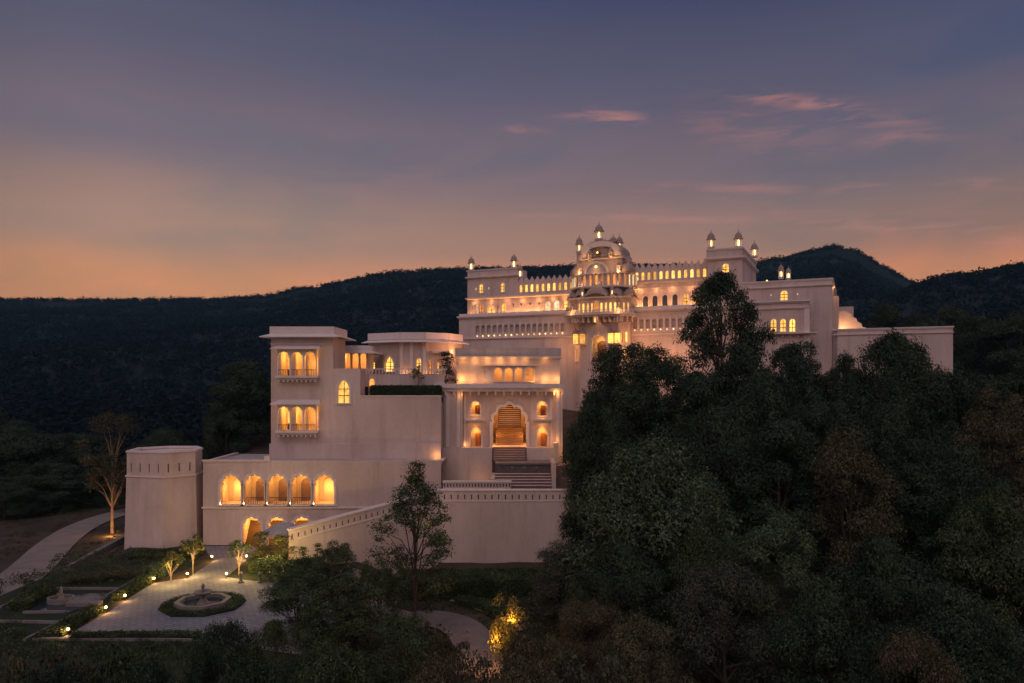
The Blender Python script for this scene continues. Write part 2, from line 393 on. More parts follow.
def bangla(root, uc, d, z, w, dep, h, droop, m=DOME, name='curved_roof'):
    """bangla roof: curved ridge, drooping eaves"""
    nu, nv = 20, 10; vs = []; fs = []
    for i in range(nu+1):
        u = -1+2*i/nu
        for j in range(nv+1):
            v = -1+2*j/nv
            vs.append((uc+u*w/2, d+v*dep/2, z + h*(max(0,1-abs(v)**2.2))**.8*(max(0,1-.75*abs(u)**2.4)) - droop*u*u*(.6+.4*abs(v)) + droop))
    for i in range(nu):
        for j in range(nv):
            a = i*(nv+1)+j; fs.append((a, a+nv+1, a+nv+2, a+1))
    n = len(vs); vs += [(x,y,q-.12) for x,y,q in vs]; fs += [tuple(k+n for k in f)[::-1] for f in fs]
    rim = [j for j in range(nv+1)]+[i*(nv+1)+nv for i in range(1,nu+1)]+[nu*(nv+1)+j for j in range(nv-1,-1,-1)]+[i*(nv+1) for i in range(nu-1,0,-1)]
    fs += [(rim[k], rim[(k+1)%len(rim)], rim[(k+1)%len(rim)]+n, rim[k]+n) for k in range(len(rim))]
    o = MB().add(vs, fs).build(name, m, root, True)
    f = MB()
    for u in (-.55, -.28, 0, .28, .55):
        zz = z+h*(1-.75*abs(u)**2.4)-droop*u*u*.6+droop
        f.lathe([(.05,zz-.05),(.09,zz+.12),(.03,zz+.2),(.06,zz+.28),(.01,zz+.5)], 6, (uc+u*w/2, d))
    f.build('finial', m, o)
    return o

# ------------------------------------------------------------------ terrain
def sst(a, b, v):
    t = min(1, max(0, (v-a)/(b-a))); return t*t*(3-2*t)
RA = [(-900,300),(0,300),(120,301),(215,300),(270,296),(300,289),(330,285),(370,276),(400,272),(470,269),(540,268),(620,266),(700,266),(750,265),(770,261),(790,257),(812,251),(835,246),(858,252),(880,265),(905,279),(935,293),(960,300),(1024,310),(2000,330)]
RB = [(-900,430),(700,400),(780,345),(850,325),(900,308),(940,293),(975,283),(1000,273),(1024,266),(1100,252),(2000,240)]
def interp(T, x):
    for (a, p), (b, q) in zip(T[:-1], T[1:]):
        if x <= b: return p+(q-p)*max(0, (x-a))/(b-a)
    return T[-1][1]
def near_h(x, y):
    if y < 30: g = -9+ (y+60)/90*2 if y > -60 else -9
    elif y < 42: g = -7+(y-30)/12*4
    elif y < 63: g = -3+(y-42)/21*1.2
    elif y < 70: g = -1.8+(y-63)/7*5
    elif y < 100: g = 3.2+(y-70)/30*7
    else: g = 10.2+(y-100)*.03
    rs = -5+(y-38)*.24 if y < 100 else 9.9
    k = sst(6, 14, x); g = g*(1-k)+max(rs,-7)*k if y > 34 else g
    # garden plateau on the left
    pl = sst(-9, -13, x)*sst(38.5, 40.5, y)*(1-sst(68, 69, y))
    g = g*(1-pl)+0*pl
    # hillside with the track, beyond the tower
    ls = sst(-33, -37.5, x)*sst(40, 56, y); lz = -1.2-.035*max(0, y-60)+.10*max(0, -x-62)
    ls = max(ls, sst(-31, -34, x)*sst(70, 72, y))
    g = g*(1-ls)+lz*ls
    return g
def far_h(x, y):
    if y < 60: return -8+max(0, abs(x)-300)*.02
    px = 512+F*x/y
    out = []
    for T, yr, p in ((RA, 900., 1.25), (RB, 480., 1.1)):
        zr = CZ+(HY-interp(T, px))/F*yr
        s = min(1, max(0, (y-170)/(yr-170)))
        if y <= yr: z = -6+(zr+6)*(s**p)
        else: z = zr-(y-yr)*.30
        out.append(z)
    return max(out)+ ((noise.noise((x/60, y/60, 0))*5+noise.noise((x/170, y/230, 7))*14)*min(1, max(0,(y-170)/200)) if y < 880 else 0)
def height(x, y):
    r = math.hypot(x, y); k = sst(125, 190, r)
    return near_h(x, y)*(1-k)+far_h(x, y)*k
def grid_mesh(name, xs, ys, fn, material, label=None, kind='structure'):
    vs = [(x, y, fn(x, y)) for y in ys for x in xs]; n = len(xs)
    fs = [(j*n+i, j*n+i+1, (j+1)*n+i+1, (j+1)*n+i) for j in range(len(ys)-1) for i in range(n-1)]
    me = bpy.data.meshes.new(name); me.from_pydata(vs, [], fs)
    for p in me.polygons: p.use_smooth = True
    me.materials.append(material); o = link(name, me); o['kind'] = kind; return o
grid_mesh('ground', [-100+i*1.25 for i in range(161)], [-20+i*1.25 for i in range(141)], lambda x, y: height(x, y)+noise.noise((x*.4, y*.4, 3))*.12*(0 if (-36<x<-8 and 38<y<69) else 1), DIRT)
def hill_fn(x, y):
    z = height(x, y)
    if -80 < x < 80 and 0 < y < 135: return z-9
    if -98 < x < 98 and -18 < y < 153: return z-2.2
    return z-.05
xs = sorted(set([-2200,-1700] + [i*14. for i in range(-100, 101)] + [1700,2200])); ys = [-900,-500,-300,-150,-60] + [i*13. for i in range(-3, 90)] + [1400,1900]
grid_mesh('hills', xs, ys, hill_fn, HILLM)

def gp(px, py, z=0.):
    Y = (CZ-z)*F/(py-HY); return ((px-512)/F*Y, Y)
def sheet(name, pts, z, material, kind='structure', parent=None, px=True):
    q = [gp(a, b, z) for a, b in pts] if px else pts
    me = bpy.data.meshes.new(name); me.from_pydata([(x,y,z) for x,y in q], [], [tuple(range(len(q)))])
    bm = bmesh.new(); bm.from_mesh(me); bmesh.ops.recalc_face_normals(bm, faces=bm.faces)
    for f in bm.faces:
        if f.normal.z < 0: f.normal_flip()
    bm.to_mesh(me); bm.free()
    me.materials.append(material); o = link(name, me, None, parent)
    if kind and not parent: o['kind'] = kind
    return o
def ribbon(name, ctr, w, material, lift=.06, n=60):
    """road following the ground; ctr = world xy control points"""
    P = []
    for k in range(n+1):
        t = k/n*(len(ctr)-1); i = min(int(t), len(ctr)-2); f = t-i
        p = [Vector(ctr[max(0,min(len(ctr)-1,j))]) for j in (i-1,i,i+1,i+2)]
        P.append(.5*((2*p[1])+(-p[0]+p[2])*f+(2*p[0]-5*p[1]+4*p[2]-p[3])*f*f+(-p[0]+3*p[1]-3*p[2]+p[3])*f**3))
    vs = []; fs = []
    for k in range(n+1):
        t = (P[min(k+1,n)]-P[max(k-1,0)]).normalized(); nn = Vector((-t.y,t.x)); wd = w[0]+(w[1]-w[0])*k/n
        for s in (-1,-.5,0,.5,1):
            q = P[k]+nn*wd/2*s; zc = height(P[k].x, P[k].y); vs.append((q.x,q.y,max(height(q.x,q.y), zc-.1)+lift))
    for k in range(n):
        for s in range(4): a = k*5+s; fs.append((a,a+1,a+6,a+5))
    me = bpy.data.meshes.new(name); me.from_pydata(vs,[],fs); me.materials.append(material); o = link(name, me); o['kind'] = 'structure'
    return o, P

# ------------------------------------------------------------------ leaves and trees
rng = np.random.default_rng(7)
def leaf_mesh(name, pos, nrm, size, material, aspect=.40):
    """one small pointed quad per leaf clump"""
    n = len(pos); pos = np.asarray(pos, dtype=np.float64)
    r = rng.normal(size=(n,3)); nrm = nrm/np.maximum(1e-6, np.linalg.norm(nrm, axis=1, keepdims=True))
    a = np.cross(nrm, r); a /= np.maximum(1e-6, np.linalg.norm(a, axis=1, keepdims=True)); b = np.cross(nrm, a)
    s = (size*rng.uniform(.6, 1.4, n))[:,None]
    fold = nrm*s*.22
    v = np.stack([pos-a*s, pos-b*s*aspect+fold, pos+a*s, pos+b*s*aspect+fold], axis=1).reshape(-1,3)
    me = bpy.data.meshes.new(name); me.vertices.add(4*n); me.vertices.foreach_set('co', v.astype(np.float32).ravel())
    me.loops.add(4*n); me.loops.foreach_set('vertex_index', np.arange(4*n, dtype=np.int32))
    me.polygons.add(n); me.polygons.foreach_set('loop_start', np.arange(0,4*n,4,dtype=np.int32)); me.polygons.foreach_set('loop_total', np.full(n,4,dtype=np.int32))
    me.update(calc_edges=True); me.materials.append(material); return me
def unit(n):
    d = rng.normal(size=(n,3)); return d/np.linalg.norm(d, axis=1, keepdims=True)
def crown_points(lobes, per, shell=.35):
    P, Nn = [], []
    for (c, r) in lobes:
        k = max(8, int(per*r*r)); d = unit(k); d[:,2] = np.where(d[:,2] < -.35, -d[:,2], d[:,2])
        rad = (1-shell*rng.uniform(0,1,k)**1.6)[:,None]
        # ragged edges: clumps within the lobe
        rag = 1+.26*np.sin(d[:,0:1]*8+c[0]*3)*np.sin(d[:,1:2]*7+c[1]*5)*np.cos(d[:,2:3]*6+c[2]*2)+.13*rng.normal(size=(k,1))
        P.append(np.array(c)+d*rad*rag*r*np.array([1,1,.78])); Nn.append(d+.5*rng.normal(size=(k,3))+np.array([0,0,.3]))
    return np.concatenate(P), np.concatenate(Nn)
def make_lobes(w, h, zb, n, rmin, rmax, top=1.0, seed=0, flat=1.):
    rg = np.random.default_rng(seed); out = []
    for k in range(n):
        a = rg.uniform(0, 2*math.pi); t = rg.uniform(0,1); q = math.sqrt(max(.03, 1-(abs(t-.32*top)/.74)**2.5))
        rr = (w/2)*q*math.sqrt(rg.uniform(.25,1)); r = rg.uniform(rmin, rmax)
        rr = max(0, rr-r*.5)
        out.append(((rr*math.cos(a), rr*math.sin(a), zb+r*.6+(h-zb-r*1.4)*t), r))
    return out
def trunk_mb(h, zb, r, lobes, seed=0, lean=0., limbs=12):
    rg = random.Random(seed); b = MB(); pts = []; n = 7
    topz = zb+(h-zb)*.6
    for k in range(n):
        t = k/(n-1); pts.append((lean*t*t+rg.uniform(-.12,.12)*t*3*r, rg.uniform(-.12,.12)*t*3*r, topz*t-.3))
    b.tube(pts, [r*(1.25 if k==0 else 1-.72*k/(n-1)) for k in range(n)], 8)
    for (c, rr) in sorted(lobes, key=lambda l: -l[1])[:limbs]:
        k = rg.randint(2, n-2); p = Vector(pts[k]); q = Vector(c)
        if q.z < p.z: p = Vector(pts[max(1,k-2)])
        mid = (p+q)/2+Vector((rg.uniform(-.3,.3), rg.uniform(-.3,.3), (q-p).length*.12))
        b.tube([p, mid, q], [r*.42, r*.24, r*.07], 5)
    return b
PROTO = {}
def proto(key, w, h, zb, nl, rmin, rmax, per, leaf, tr, lm, bm=BARK, top=1., shell=.35, limbs=14, lean=0., seed=1, extra=None):
    lobes = make_lobes(w, h, zb, nl, rmin, rmax, top, seed)
    if extra: lobes += extra
    P, Nn = crown_points(lobes, per, shell)
    cm = leaf_mesh(key+'_crown', P, Nn, leaf, lm)
    tb = trunk_mb(h, zb, tr, lobes, seed, lean, limbs)
    me = bpy.data.meshes.new(key+'_trunk'); me.from_pydata(tb.v, [], tb.f); me.materials.append(bm)
    PROTO[key] = (cm, me, w, h)
proto('dense_a', 10, 11, .4, 64, .6, 1.7, 645, 0.105, .32, L_DARK, seed=3)
proto('dense_b', 9, 12, .3, 62, .6, 1.6, 645, 0.1, .30, L_DARK, seed=11)
proto('dense_c', 11, 9, .1, 78, .7, 1.8, 580, 0.1, .30, L_DARK, top=.8, seed=23)
proto('spread', 10, 12, 4.0, 56, .6, 1.3, 480, 0.105, .26, L_DARK, top=.8, seed=31, limbs=30, shell=.6)
proto('olive', 6.5, 9, 1.2, 46, .6, 1.2, 588, 0.085, .18, L_OLIVE, seed=41)
proto('olive_b', 8, 8, .6, 50, .6, 1.3, 588, 0.08, .18, L_GREY, seed=47)
proto('slender', 6.4, 11.2, 1.9, 92, .35, .85, 330, 0.09, .13, L_MID, bm=BARK, top=.42, shell=.8, seed=53, limbs=30)
proto('airy', 6, 8.5, 2.6, 34, .5, 1.0, 430, 0.085, .15, L_OLIVE, bm=BARKL, shell=.9, seed=59, limbs=20)
proto('bush', 3.4, 2.6, .05, 22, .4, .8, 300, .085, .06, L_MID, seed=61, limbs=6)
proto('bush_b', 4.2, 3.2, .05, 26, .45, .9, 260, .095, .06, L_OLIVE, seed=67, limbs=6)
proto('frangipani', 1.7, 2.5, 1.2, 11, .25, .42, 330, .10, .06, L_BRIGHT, bm=BARKL, top=.8, shell=.9, seed=71, limbs=11)
proto('upright', 1.2, 3.6, .2, 26, .2, .4, 420, .08, .04, L_MID, top=.9, seed=73, limbs=8, shell=.9)
def tree(name, label, px, ytop, wpx, Y, key, material=None, ground=None, hscale=1., rz=None, cat='tree', group=None, seed=None):
    """tree with crown top at the given sight line, crown as wide as wpx at distance Y, standing on the ground there"""
    group = group or {'broadleaf_tree':'dark broadleaf trees on the slopes','shrub':'shrubs around garden and slope','frangipani_tree':'frangipani trees by the path','brown_tree':'brownish trees among the green ones'}.get(name)
    cm, tm, w, h = PROTO[key]; X = (px-512)/F*Y; g = height(X, Y) if ground is None else ground
    ztop = CZ-(ytop-HY)/F*Y; sx = wpx/F*Y/w; sz = max(.3, (ztop-g)/h)
    rd = random.Random(hash((px, ytop)) & 0xffff) if seed is None else random.Random(seed)
    t = thing(name, label, cat, (X, Y, g), 0, group); a = rd.uniform(0, 6.28) if rz is None else rz
    tr = link('trunk', tm, None, t); cr = link('crown', cm, None, t)
    for o in (tr, cr): o.rotation_euler = (0,0,a); o.scale = (sx, sx, sz)
    if material: cr.material_slots[0].link = 'OBJECT'; cr.material_slots[0].material = material
    return t
def leaf_box(root, name, pts, z0, z1, lm, density=90, leaf=.07, inner=True):
    """hedge: polygon footprint (world/local xy) covered in leaves"""
    if inner: MB().prism([(x,y) for x,y in pts], z0, z1-.08).build('inner_twigs', LAWN, root)
    P, Nn = [], []; n = len(pts)
    for i in range(n):
        A, B = np.array(pts[i]), np.array(pts[(i+1)%n]); L = np.linalg.norm(B-A); k = int(L*(z1-z0)*density)
        if k < 1: continue
        t = rng.uniform(0,1,k)[:,None]; q = A+(B-A)*t; P.append(np.column_stack([q+rng.normal(0,.05,(k,2)), rng.uniform(z0,z1,k)])); Nn.append(rng.normal(size=(k,3)))
    xs_ = [p[0] for p in pts]; ys_ = [p[1] for p in pts]; area = abs(sum(pts[i][0]*pts[(i+1)%n][1]-pts[(i+1)%n][0]*pts[i][1] for i in range(n)))/2
    k = int((max(xs_)-min(xs_))*(max(ys_)-min(ys_))*density); q = np.column_stack([rng.uniform(min(xs_),max(xs_),k), rng.uniform(min(ys_),max(ys_),k)])
    ins = np.zeros(k, bool)
    for i in range(n):
        (x1,y1),(x2,y2) = pts[i], pts[(i+1)%n]
        c = ((y1>q[:,1])!=(y2>q[:,1])) & (q[:,0] < (x2-x1)*(q[:,1]-y1)/((y2-y1) or 1e-9)+x1); ins ^= c
    q = q[ins]
    if len(q): P.append(np.column_stack([q, z1+rng.normal(0,.05,len(q))])); Nn.append(rng.normal(size=(len(q),3))+np.array([0,0,1.]))
    me = leaf_mesh(name, np.concatenate(P), np.concatenate(Nn), leaf, lm)
    return link(name, me, None, root)

# ================================================================== LARGE STRUCTURE
# ---------------- the far palace on the hilltop, one long front turned 25 degrees
pf = Frame(459, 115, 8., -25)
pal = thing('palace', 'long white hilltop palace with domed central tower and lit windows behind the gatehouse', 'palace', pf.loc, pf.t)
ZT = pf.z(459, 317)              # terrace level
uc = pf.u(600.5, -1.5)
uL, uC0, uC1, uR = 0., uc-3.95, uc+3.95, pf.u(745)
def small_lamps(root, pts, r=.10, m=BULB, name='lamp'):
    for p in pts: MB().lathe([(r*.4,p[2]-r),(r,p[2]-r*.4),(r,p[2]+r*.4),(r*.4,p[2]+r)], 8, (p[0],p[1])).build(name, m, root)
# podium, left part: blind niches with a lamp under each
def podium(x0, x1, pxs, ytf, ybf, yl):
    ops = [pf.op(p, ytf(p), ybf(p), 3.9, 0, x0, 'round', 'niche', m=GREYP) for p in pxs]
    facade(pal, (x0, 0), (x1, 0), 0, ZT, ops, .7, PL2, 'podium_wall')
    small_lamps(pal, [(pf.u(p), -.12, pf.z(p, yl(p))) for p in pxs], .06)
    pil = MB()
    for a, b in zip(pxs[:-1], pxs[1:]):
        m_ = (a+b)/2; u = pf.u(m_); pil.box(u-.10, u+.10, -.09, .02, pf.z(m_, yl(m_))+.15, pf.z(m_, ytf(m_))+.35)
    pil.build('pilaster_row', TRIM, pal)
nl = [477.5+i*5.68 for i in range(16)]
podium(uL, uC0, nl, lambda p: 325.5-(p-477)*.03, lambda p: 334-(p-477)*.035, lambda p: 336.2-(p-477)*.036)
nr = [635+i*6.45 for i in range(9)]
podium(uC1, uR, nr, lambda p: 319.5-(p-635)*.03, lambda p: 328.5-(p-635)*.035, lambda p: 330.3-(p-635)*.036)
cornice(pal, [(uL,0),(uC0,0)], ZT-.15, .35, .22); cornice(pal, [(uC1,0),(uR,0)], ZT-.15, .35, .22)
for a, b in ((uL,uC0),(uC1,uR)):
    zl = pf.z(478, 338.4); cornice(pal, [(a+.2,0),(b-.2,0)], zl-.1, .22, .14, name='ledge')
MB().box(uL, uR, .35, 14, ZT-1.2, ZT-.9).build('terrace_floor', GREYP, pal)
facade(pal, (uL, 16), (uL, 0), 0, ZT, (), .4, PL2, 'podium_side')
# terrace parapet
pr = MB(); pr.box(uL, uC0, .05, .25, ZT+.07, ZT+.45); pr.build('parapet', TRIM, pal); pr = MB(); pr.box(uC1, uR, .05, .25, ZT+.07, ZT+.45); pr.build('parapet', TRIM, pal)
# left wing
D1 = 3.0
lx0, lx1, lx2 = pf.u(467.5, D1), pf.u(517.5, D1), pf.u(574, D1)
zS = pf.z(467, 299.5, D1); zTop = pf.z(467, 271.5, D1)
O = lambda px, yt, yb, w, A, kind='round', fill='glow', d=D1, **k: pf.op(px, yt, yb, w, d, A, kind, fill, **k)
facade(pal, (lx0,D1), (lx2,D1), ZT-1, zS, [O(473.5,305,316,3,lx0,'round','niche'), O(476.5,304,316.5,2,lx0,'round','glowW',frame=False), O(481,304,316,4.2,lx0,'round','glowO'),
    O(491,306,316,6.5,lx0,'round','glow'), O(497.5,305,315.5,2,lx0,'round','niche'), O(503.5,303.5,315,4,lx0,'round','glow'), O(547.5,301.5,312.5,5.6,lx0,'round','glowW'), O(556.5,300.5,312,5.6,lx0,'round','glowW'), O(565.5,300,311.5,3.6,lx0,'round','glow')]
    + [O(p,303.5-(p-513)*.05,305.8-(p-513)*.05,1.6,lx0,'rect','dark',frame=False,bars=False) for p in (513,521,530,539)], .4, PL2, 'wing_wall')
cv = MB(); cv.box(lx0+.1, lx2-.2, D1-.22, D1-.12, zS-.10, zS-.04); cv.build('cove_lamp', COVE, pal)
cornice(pal, [(lx0,D1),(lx2,D1)], zS+.02, .42, .16, name='string_course')
facade(pal, (lx0,D1), (lx1,D1), zS, zTop, [O(481,284.2,293,4,lx0), O(502.5,282.8,292,3.8,lx0), O(475.7,287.5,290,2,lx0,'round','glowW',frame=False), O(488.4,286.8,289.3,2,lx0,'round','glowW',frame=False)], .4, PL2, 'wing_wall')
facade(pal, (lx0,D1+4), (lx0,D1), ZT-1, zTop, (), .4, PL2, 'side_wall')
facade(pal, (lx1,D1+.0), (lx1,D1+4), zS, zTop, (), .4, PL2, 'side_wall')
MB().box(lx0+.4, lx1-.4, D1+.4, D1+3.6, zTop-1.3, zTop-1.0).build('wing_roof', GREYP, pal)
MB().box(lx1, lx2, D1+.45, D1+10, zS-.3, zS-.05).build('wing_roof', GREYP, pal)
cornice(pal, [(lx0,D1),(lx1,D1)], pf.z(467,278.5,D1), .4, .16, name='cornice'); cornice(pal, [(lx0-.1,D1),(lx1+.1,D1)], zTop, .12, .14, name='coping')
def crenels(x0, x1, d, z0, zb, zt, n, zc):
    """lit arcade row with pointed merlons over it"""
    p = (x1-x0)/n
    top = [(x0,z0),(x1,z0),(x1,zb)]
    for k in range(n-1, -1, -1):
        c = x0+p*(k+.5); top += [(c+p*.46,zb),(c+p*.43,zb+(zt-zb)*.35),(c+p*.2,zb+(zt-zb)*.62),(c,zt),(c-p*.2,zb+(zt-zb)*.62),(c-p*.43,zb+(zt-zb)*.35),(c-p*.46,zb)]
    top += [(x0,zb)]
    top = [(a-x0, b) for a, b in top]
    ops = [dict(uc=p*(k+.5), zb=z0+.12, w=p*.52, h=zc-z0-.12, kind='round', fill='glow', frame=False, bars=False) for k in range(n)]
    facade(pal, (x0,d), (x1,d), z0, zb, ops, .3, PL2, 'crenellated_parapet', outline=top)
    q = MB()
    for k in range(n+1): q.box(x0+p*k-.07, x0+p*k+.07, d-.12, d-.003, z0, zb-.1)
    q.build('pilaster_row', TRIM, pal)
zc0 = pf.z(530, 292.5, D1); 
facade(pal, (lx1,D1), (lx2,D1), zS, zc0, (), .4, PL2, 'wing_wall')
crenels(lx1+.1, lx2, D1, zc0, pf.z(530,282,D1), pf.z(530,276.5,D1), 10, pf.z(530,284.2,D1))
# right wing
rx0, rx1 = pf.u(628, D1), pf.u(708, D1)
zr0 = pf.z(632, 281.5, D1)
facade(pal, (rx0,D1), (rx1,D1), ZT-1, zr0, [O(p,296-(p-645)*.06,307.5-(p-645)*.05,5.4,rx0,'round','dark',bars=False) for p in (645.5,655,664.8,675)]+[O(686,294,305,5,rx0,'round','glow'), O(697,293.5,304.5,5,rx0,'round','glow')], .4, PL2, 'wing_wall')
cornice(pal, [(rx0,D1),(rx1,D1)], pf.z(632,284,D1), .35, .14, name='string_course')
cornice(pal, [(rx0,D1),(rx1,D1)], pf.z(632,289.5,D1), .15, .1, name='string_course')
crenels(rx0, rx1-.05, D1, zr0, pf.z(632,270.5,D1), pf.z(632,264,D1), 13, pf.z(632,272.8,D1))
MB().box(rx0, rx1, D1+.45, D1+10, zr0-.3, zr0-.05).build('wing_roof', GREYP, pal)
for px, W in ((472,60),(492,70),(505,36),(516,80),(526,100),(537,110),(548,40),(562,60)): light(pal, (pf.u(px,D1-.5), D1-.6, ZT+.3), W*1.1, r=.08, color=(1,.42,.13))
for px in (474,490,506,522,538,552,564): light(pal, (pf.u(px,D1-.5), D1-.40, zS-.6), 15, r=.08, color=(1,.42,.14))
for px in (640,656,672,690): light(pal, (pf.u(px,D1-.5), D1-.5, zr0-1.4), 18, r=.08, color=(1,.42,.14))
for px, W in ((636,260),(642,120),(650,40),(660,40),(672,90),(690,90)): light(pal, (pf.u(px,D1-.6), D1-.8, ZT+.35), W, r=.08, color=(1,.44,.14))
# right tower
TD = 1.2; tx0, tx1 = pf.u(706.5, TD), pf.u(742.5, TD); tzt = pf.z(742, 248, TD); TB = TD+15
facade(pal, (tx0,TD), (tx1,TD), 0, tzt, [O(725.5,263.5,272.5,6.6,tx0,'round','glow',d=TD)], .4, PL2, 'tower_wall')
facade(pal, (tx1,TD), (tx1,TB), 0, tzt, (), .4, PL2, 'tower_side'); facade(pal, (tx0,TB), (tx0,TD), 0, tzt, (), .4, PL2, 'tower_side')
facade(pal, (tx1,TB), (tx0,TB), 0, tzt, (), .4, PL2, 'tower_back')
MB().box(tx0+.4, tx1-.4, TD+.4, TB-.4, tzt-1.2, tzt-.9).build('tower_roof', GREYP, pal)
cornice(pal, [(tx0,TB),(tx0,TD),(tx1,TD),(tx1,TB)], pf.z(742,257.5,TD), .35, .2, name='cornice'); cornice(pal, [(tx0,TD),(tx1,TD),(tx1,TB)], tzt, .12, .16, name='coping')
# right block
BD = -.3; bx0, bx1 = pf.u(742, BD), pf.u(832.5, BD); bzt = pf.z(838, 278.5, BD); px1 = pf.u(809, BD-1.6); pbz = pf.z(809, 301, BD-1.6)
facade(pal, (bx0,BD), (bx1,BD), 0, bzt, [O(784,290.5,300.5,7,bx0,'round','glow',d=BD), O(771,294,296,1.6,bx0,'round','glowW',d=BD,frame=False), O(797.5,293,295,1.6,bx0,'round','glowW',d=BD,frame=False)], .4, PL2, 'block_wall')
facade(pal, (bx1,BD), (bx1,BD+16), 0, bzt, (), .4, PL2, 'block_side')
MB().box(bx0, bx1-.4, BD+.4, BD+16, bzt-1.2, bzt-.9).build('block_roof', GREYP, pal)
cornice(pal, [(bx0,BD),(bx1,BD),(bx1,BD+16)], bzt-.75, .2, .12, name='cornice'); cornice(pal, [(bx0,BD),(bx1,BD),(bx1,BD+16)], bzt, .1, .14, name='coping')
ND = BD-1.6; nx0 = pf.u(742, ND)
facade(pal, (nx0,ND), (px1,ND), 0, pbz, [O(p,319,331.5,5.6,nx0,'round','glow',d=ND) for p in (773.5,783,792.3)], .4, PL2, 'annexe_wall')
facade(pal, (px1,ND), (px1,BD), 0, pbz, (), .3, PL2, 'annexe_side'); facade(pal, (nx0,BD), (nx0,ND), 0, pbz, (), .3, PL2, 'annexe_side')
MB().box(nx0, px1, ND+.3, BD, pbz-.5, pbz-.3).build('annexe_roof', GREYP, pal)
cornice(pal, [(nx0,ND),(px1,ND)], pbz, .3, .2, name='cornice'); cornice(pal, [(nx0,ND),(px1,ND)], pf.z(809,307.5,ND), .2, .15, name='cornice')
q = MB(); q.box(px1-.55, px1+.08, ND-.12, ND-.003, 0, pf.z(809,308,ND)); q.build('pilaster', TRIM, pal)
cornice(pal, [(pf.u(768,ND),ND),(pf.u(814,ND),ND)], pf.z(809,333.5,ND), .7, .14, name='awning', brackets=.8)
# lit stair court behind the block's right corner
sx = bx1+.0; zb_ = pf.z(836, 330, BD)
sp_ = lambda px, py: (pf.u(px,7.), pf.z(px,py,7.))
st = MB(); st.extr([sp_(834.5,345), sp_(866,345), sp_(866,327.5), sp_(862.5,327), sp_(861.5,323.5), sp_(857.5,321.5), sp_(856.5,318.5), sp_(852.5,317), sp_(851.5,314), sp_(847,312), sp_(844,310.5), sp_(840,311), sp_(834.5,316)], 7.0, 7.4); st.build('stair_parapet', PL2, pal)
st = MB(); st.box(pf.u(835,9.), pf.u(853.5,9.), 9.0, 13, 0, pf.z(850,306.5,9.)); st.build('stair_tower', PL2, pal)
st = MB(); st.box(pf.u(833,3.), pf.u(838.5,3.), 3.0, 6, 0, pf.z(836,296,3.)); st.build('stair_tower', PL2, pal)
light(pal, (pf.u(842,5.6), 5.9, zb_+.2), 190, r=.15, color=(1,.5,.2)); light(pal, (pf.u(835,1.8), 1.8, bzt-.9), 40, r=.1)
# kiosks on the wings
def kpx(px, yb, yt, wpx, d): 
    u = pf.u(px, d); z0 = pf.z(px, yb, d); z1 = pf.z(px, yt, d); w = wpx*1.3/F*pf.Y(px, d); kiosk(pal, u, d, z0, w, z1-z0)
kpx(471.3, 271.2, 254.5, 4.6, D1+.6); kpx(514, 269, 252, 4.6, D1+.8); kpx(520.2, 278, 262.5, 4.2, D1+.8)
kpx(711, 249, 229, 5.6, TD+.9); kpx(738.3, 248.5, 228.5, 5.6, TD+.9); kpx(754.3, 257.5, 240, 5.0, TB-4)
kpx(781, 279, 262, 4.2, 5.); kpx(788.3, 279.5, 265.5, 3.8, 7.)
pd = MB(); pd.box(pf.u(772,5), pf.u(792,7), 4.4, 7.6, bzt-1.0, bzt+.35); pd.build('turret_base', PL2, pal); small_lamps(pal, [(pf.u(767,BD+1.5),BD+1.5,bzt+.35)], .12)

# ---------------- central tower of the palace
uc = pf.u(600.5, -1.5)
def octo(hw, front, cut, back=5.0):
    return [(uc-hw, back), (uc-hw, -front+cut), (uc-hw+cut, -front), (uc+hw-cut, -front), (uc+hw, -front+cut), (uc+hw, back)]
def tier(name, hw, front, cut, z0, z1, rows, th=.35, m=PL2, back=5.0):
    P = octo(hw, front, cut, back)
    for i, (A, B) in enumerate(zip(P[:-1], P[1:])):
        M, L = seg(A, B); ops = []
        for (n, zb, w, h, kind, fill, mid) in rows:
            k = n if i == 2 else max(1, int(n*min(L,4)/((2*hw-2*cut))+.3))
            if i in (0,4): k = min(k, 4)
            for j in range(k):
                c = L*(j+.5)/k
                if i == 2 and mid and abs(c-L/2) < mid: continue
                if i in (0,4): c = (L-3.2+3.2*(j+.5)/k) if i == 0 else 3.2*(j+.5)/k
                ops.append(dict(uc=c, zb=zb, w=w, h=h, kind=kind, fill=fill, frame=w>.7, bars=w>.7))
        facade(pal, A, B, z0, z1, ops, th, m, name)
    return P
zg = pf.z(600,316,-3.2); z2 = zg+.35; z2t = pf.z(600,298,-3.2); z3 = pf.z(600,286,-2.6); z3t = pf.z(600,273.5,-2.6); z4t = pf.z(600,256,-1.)
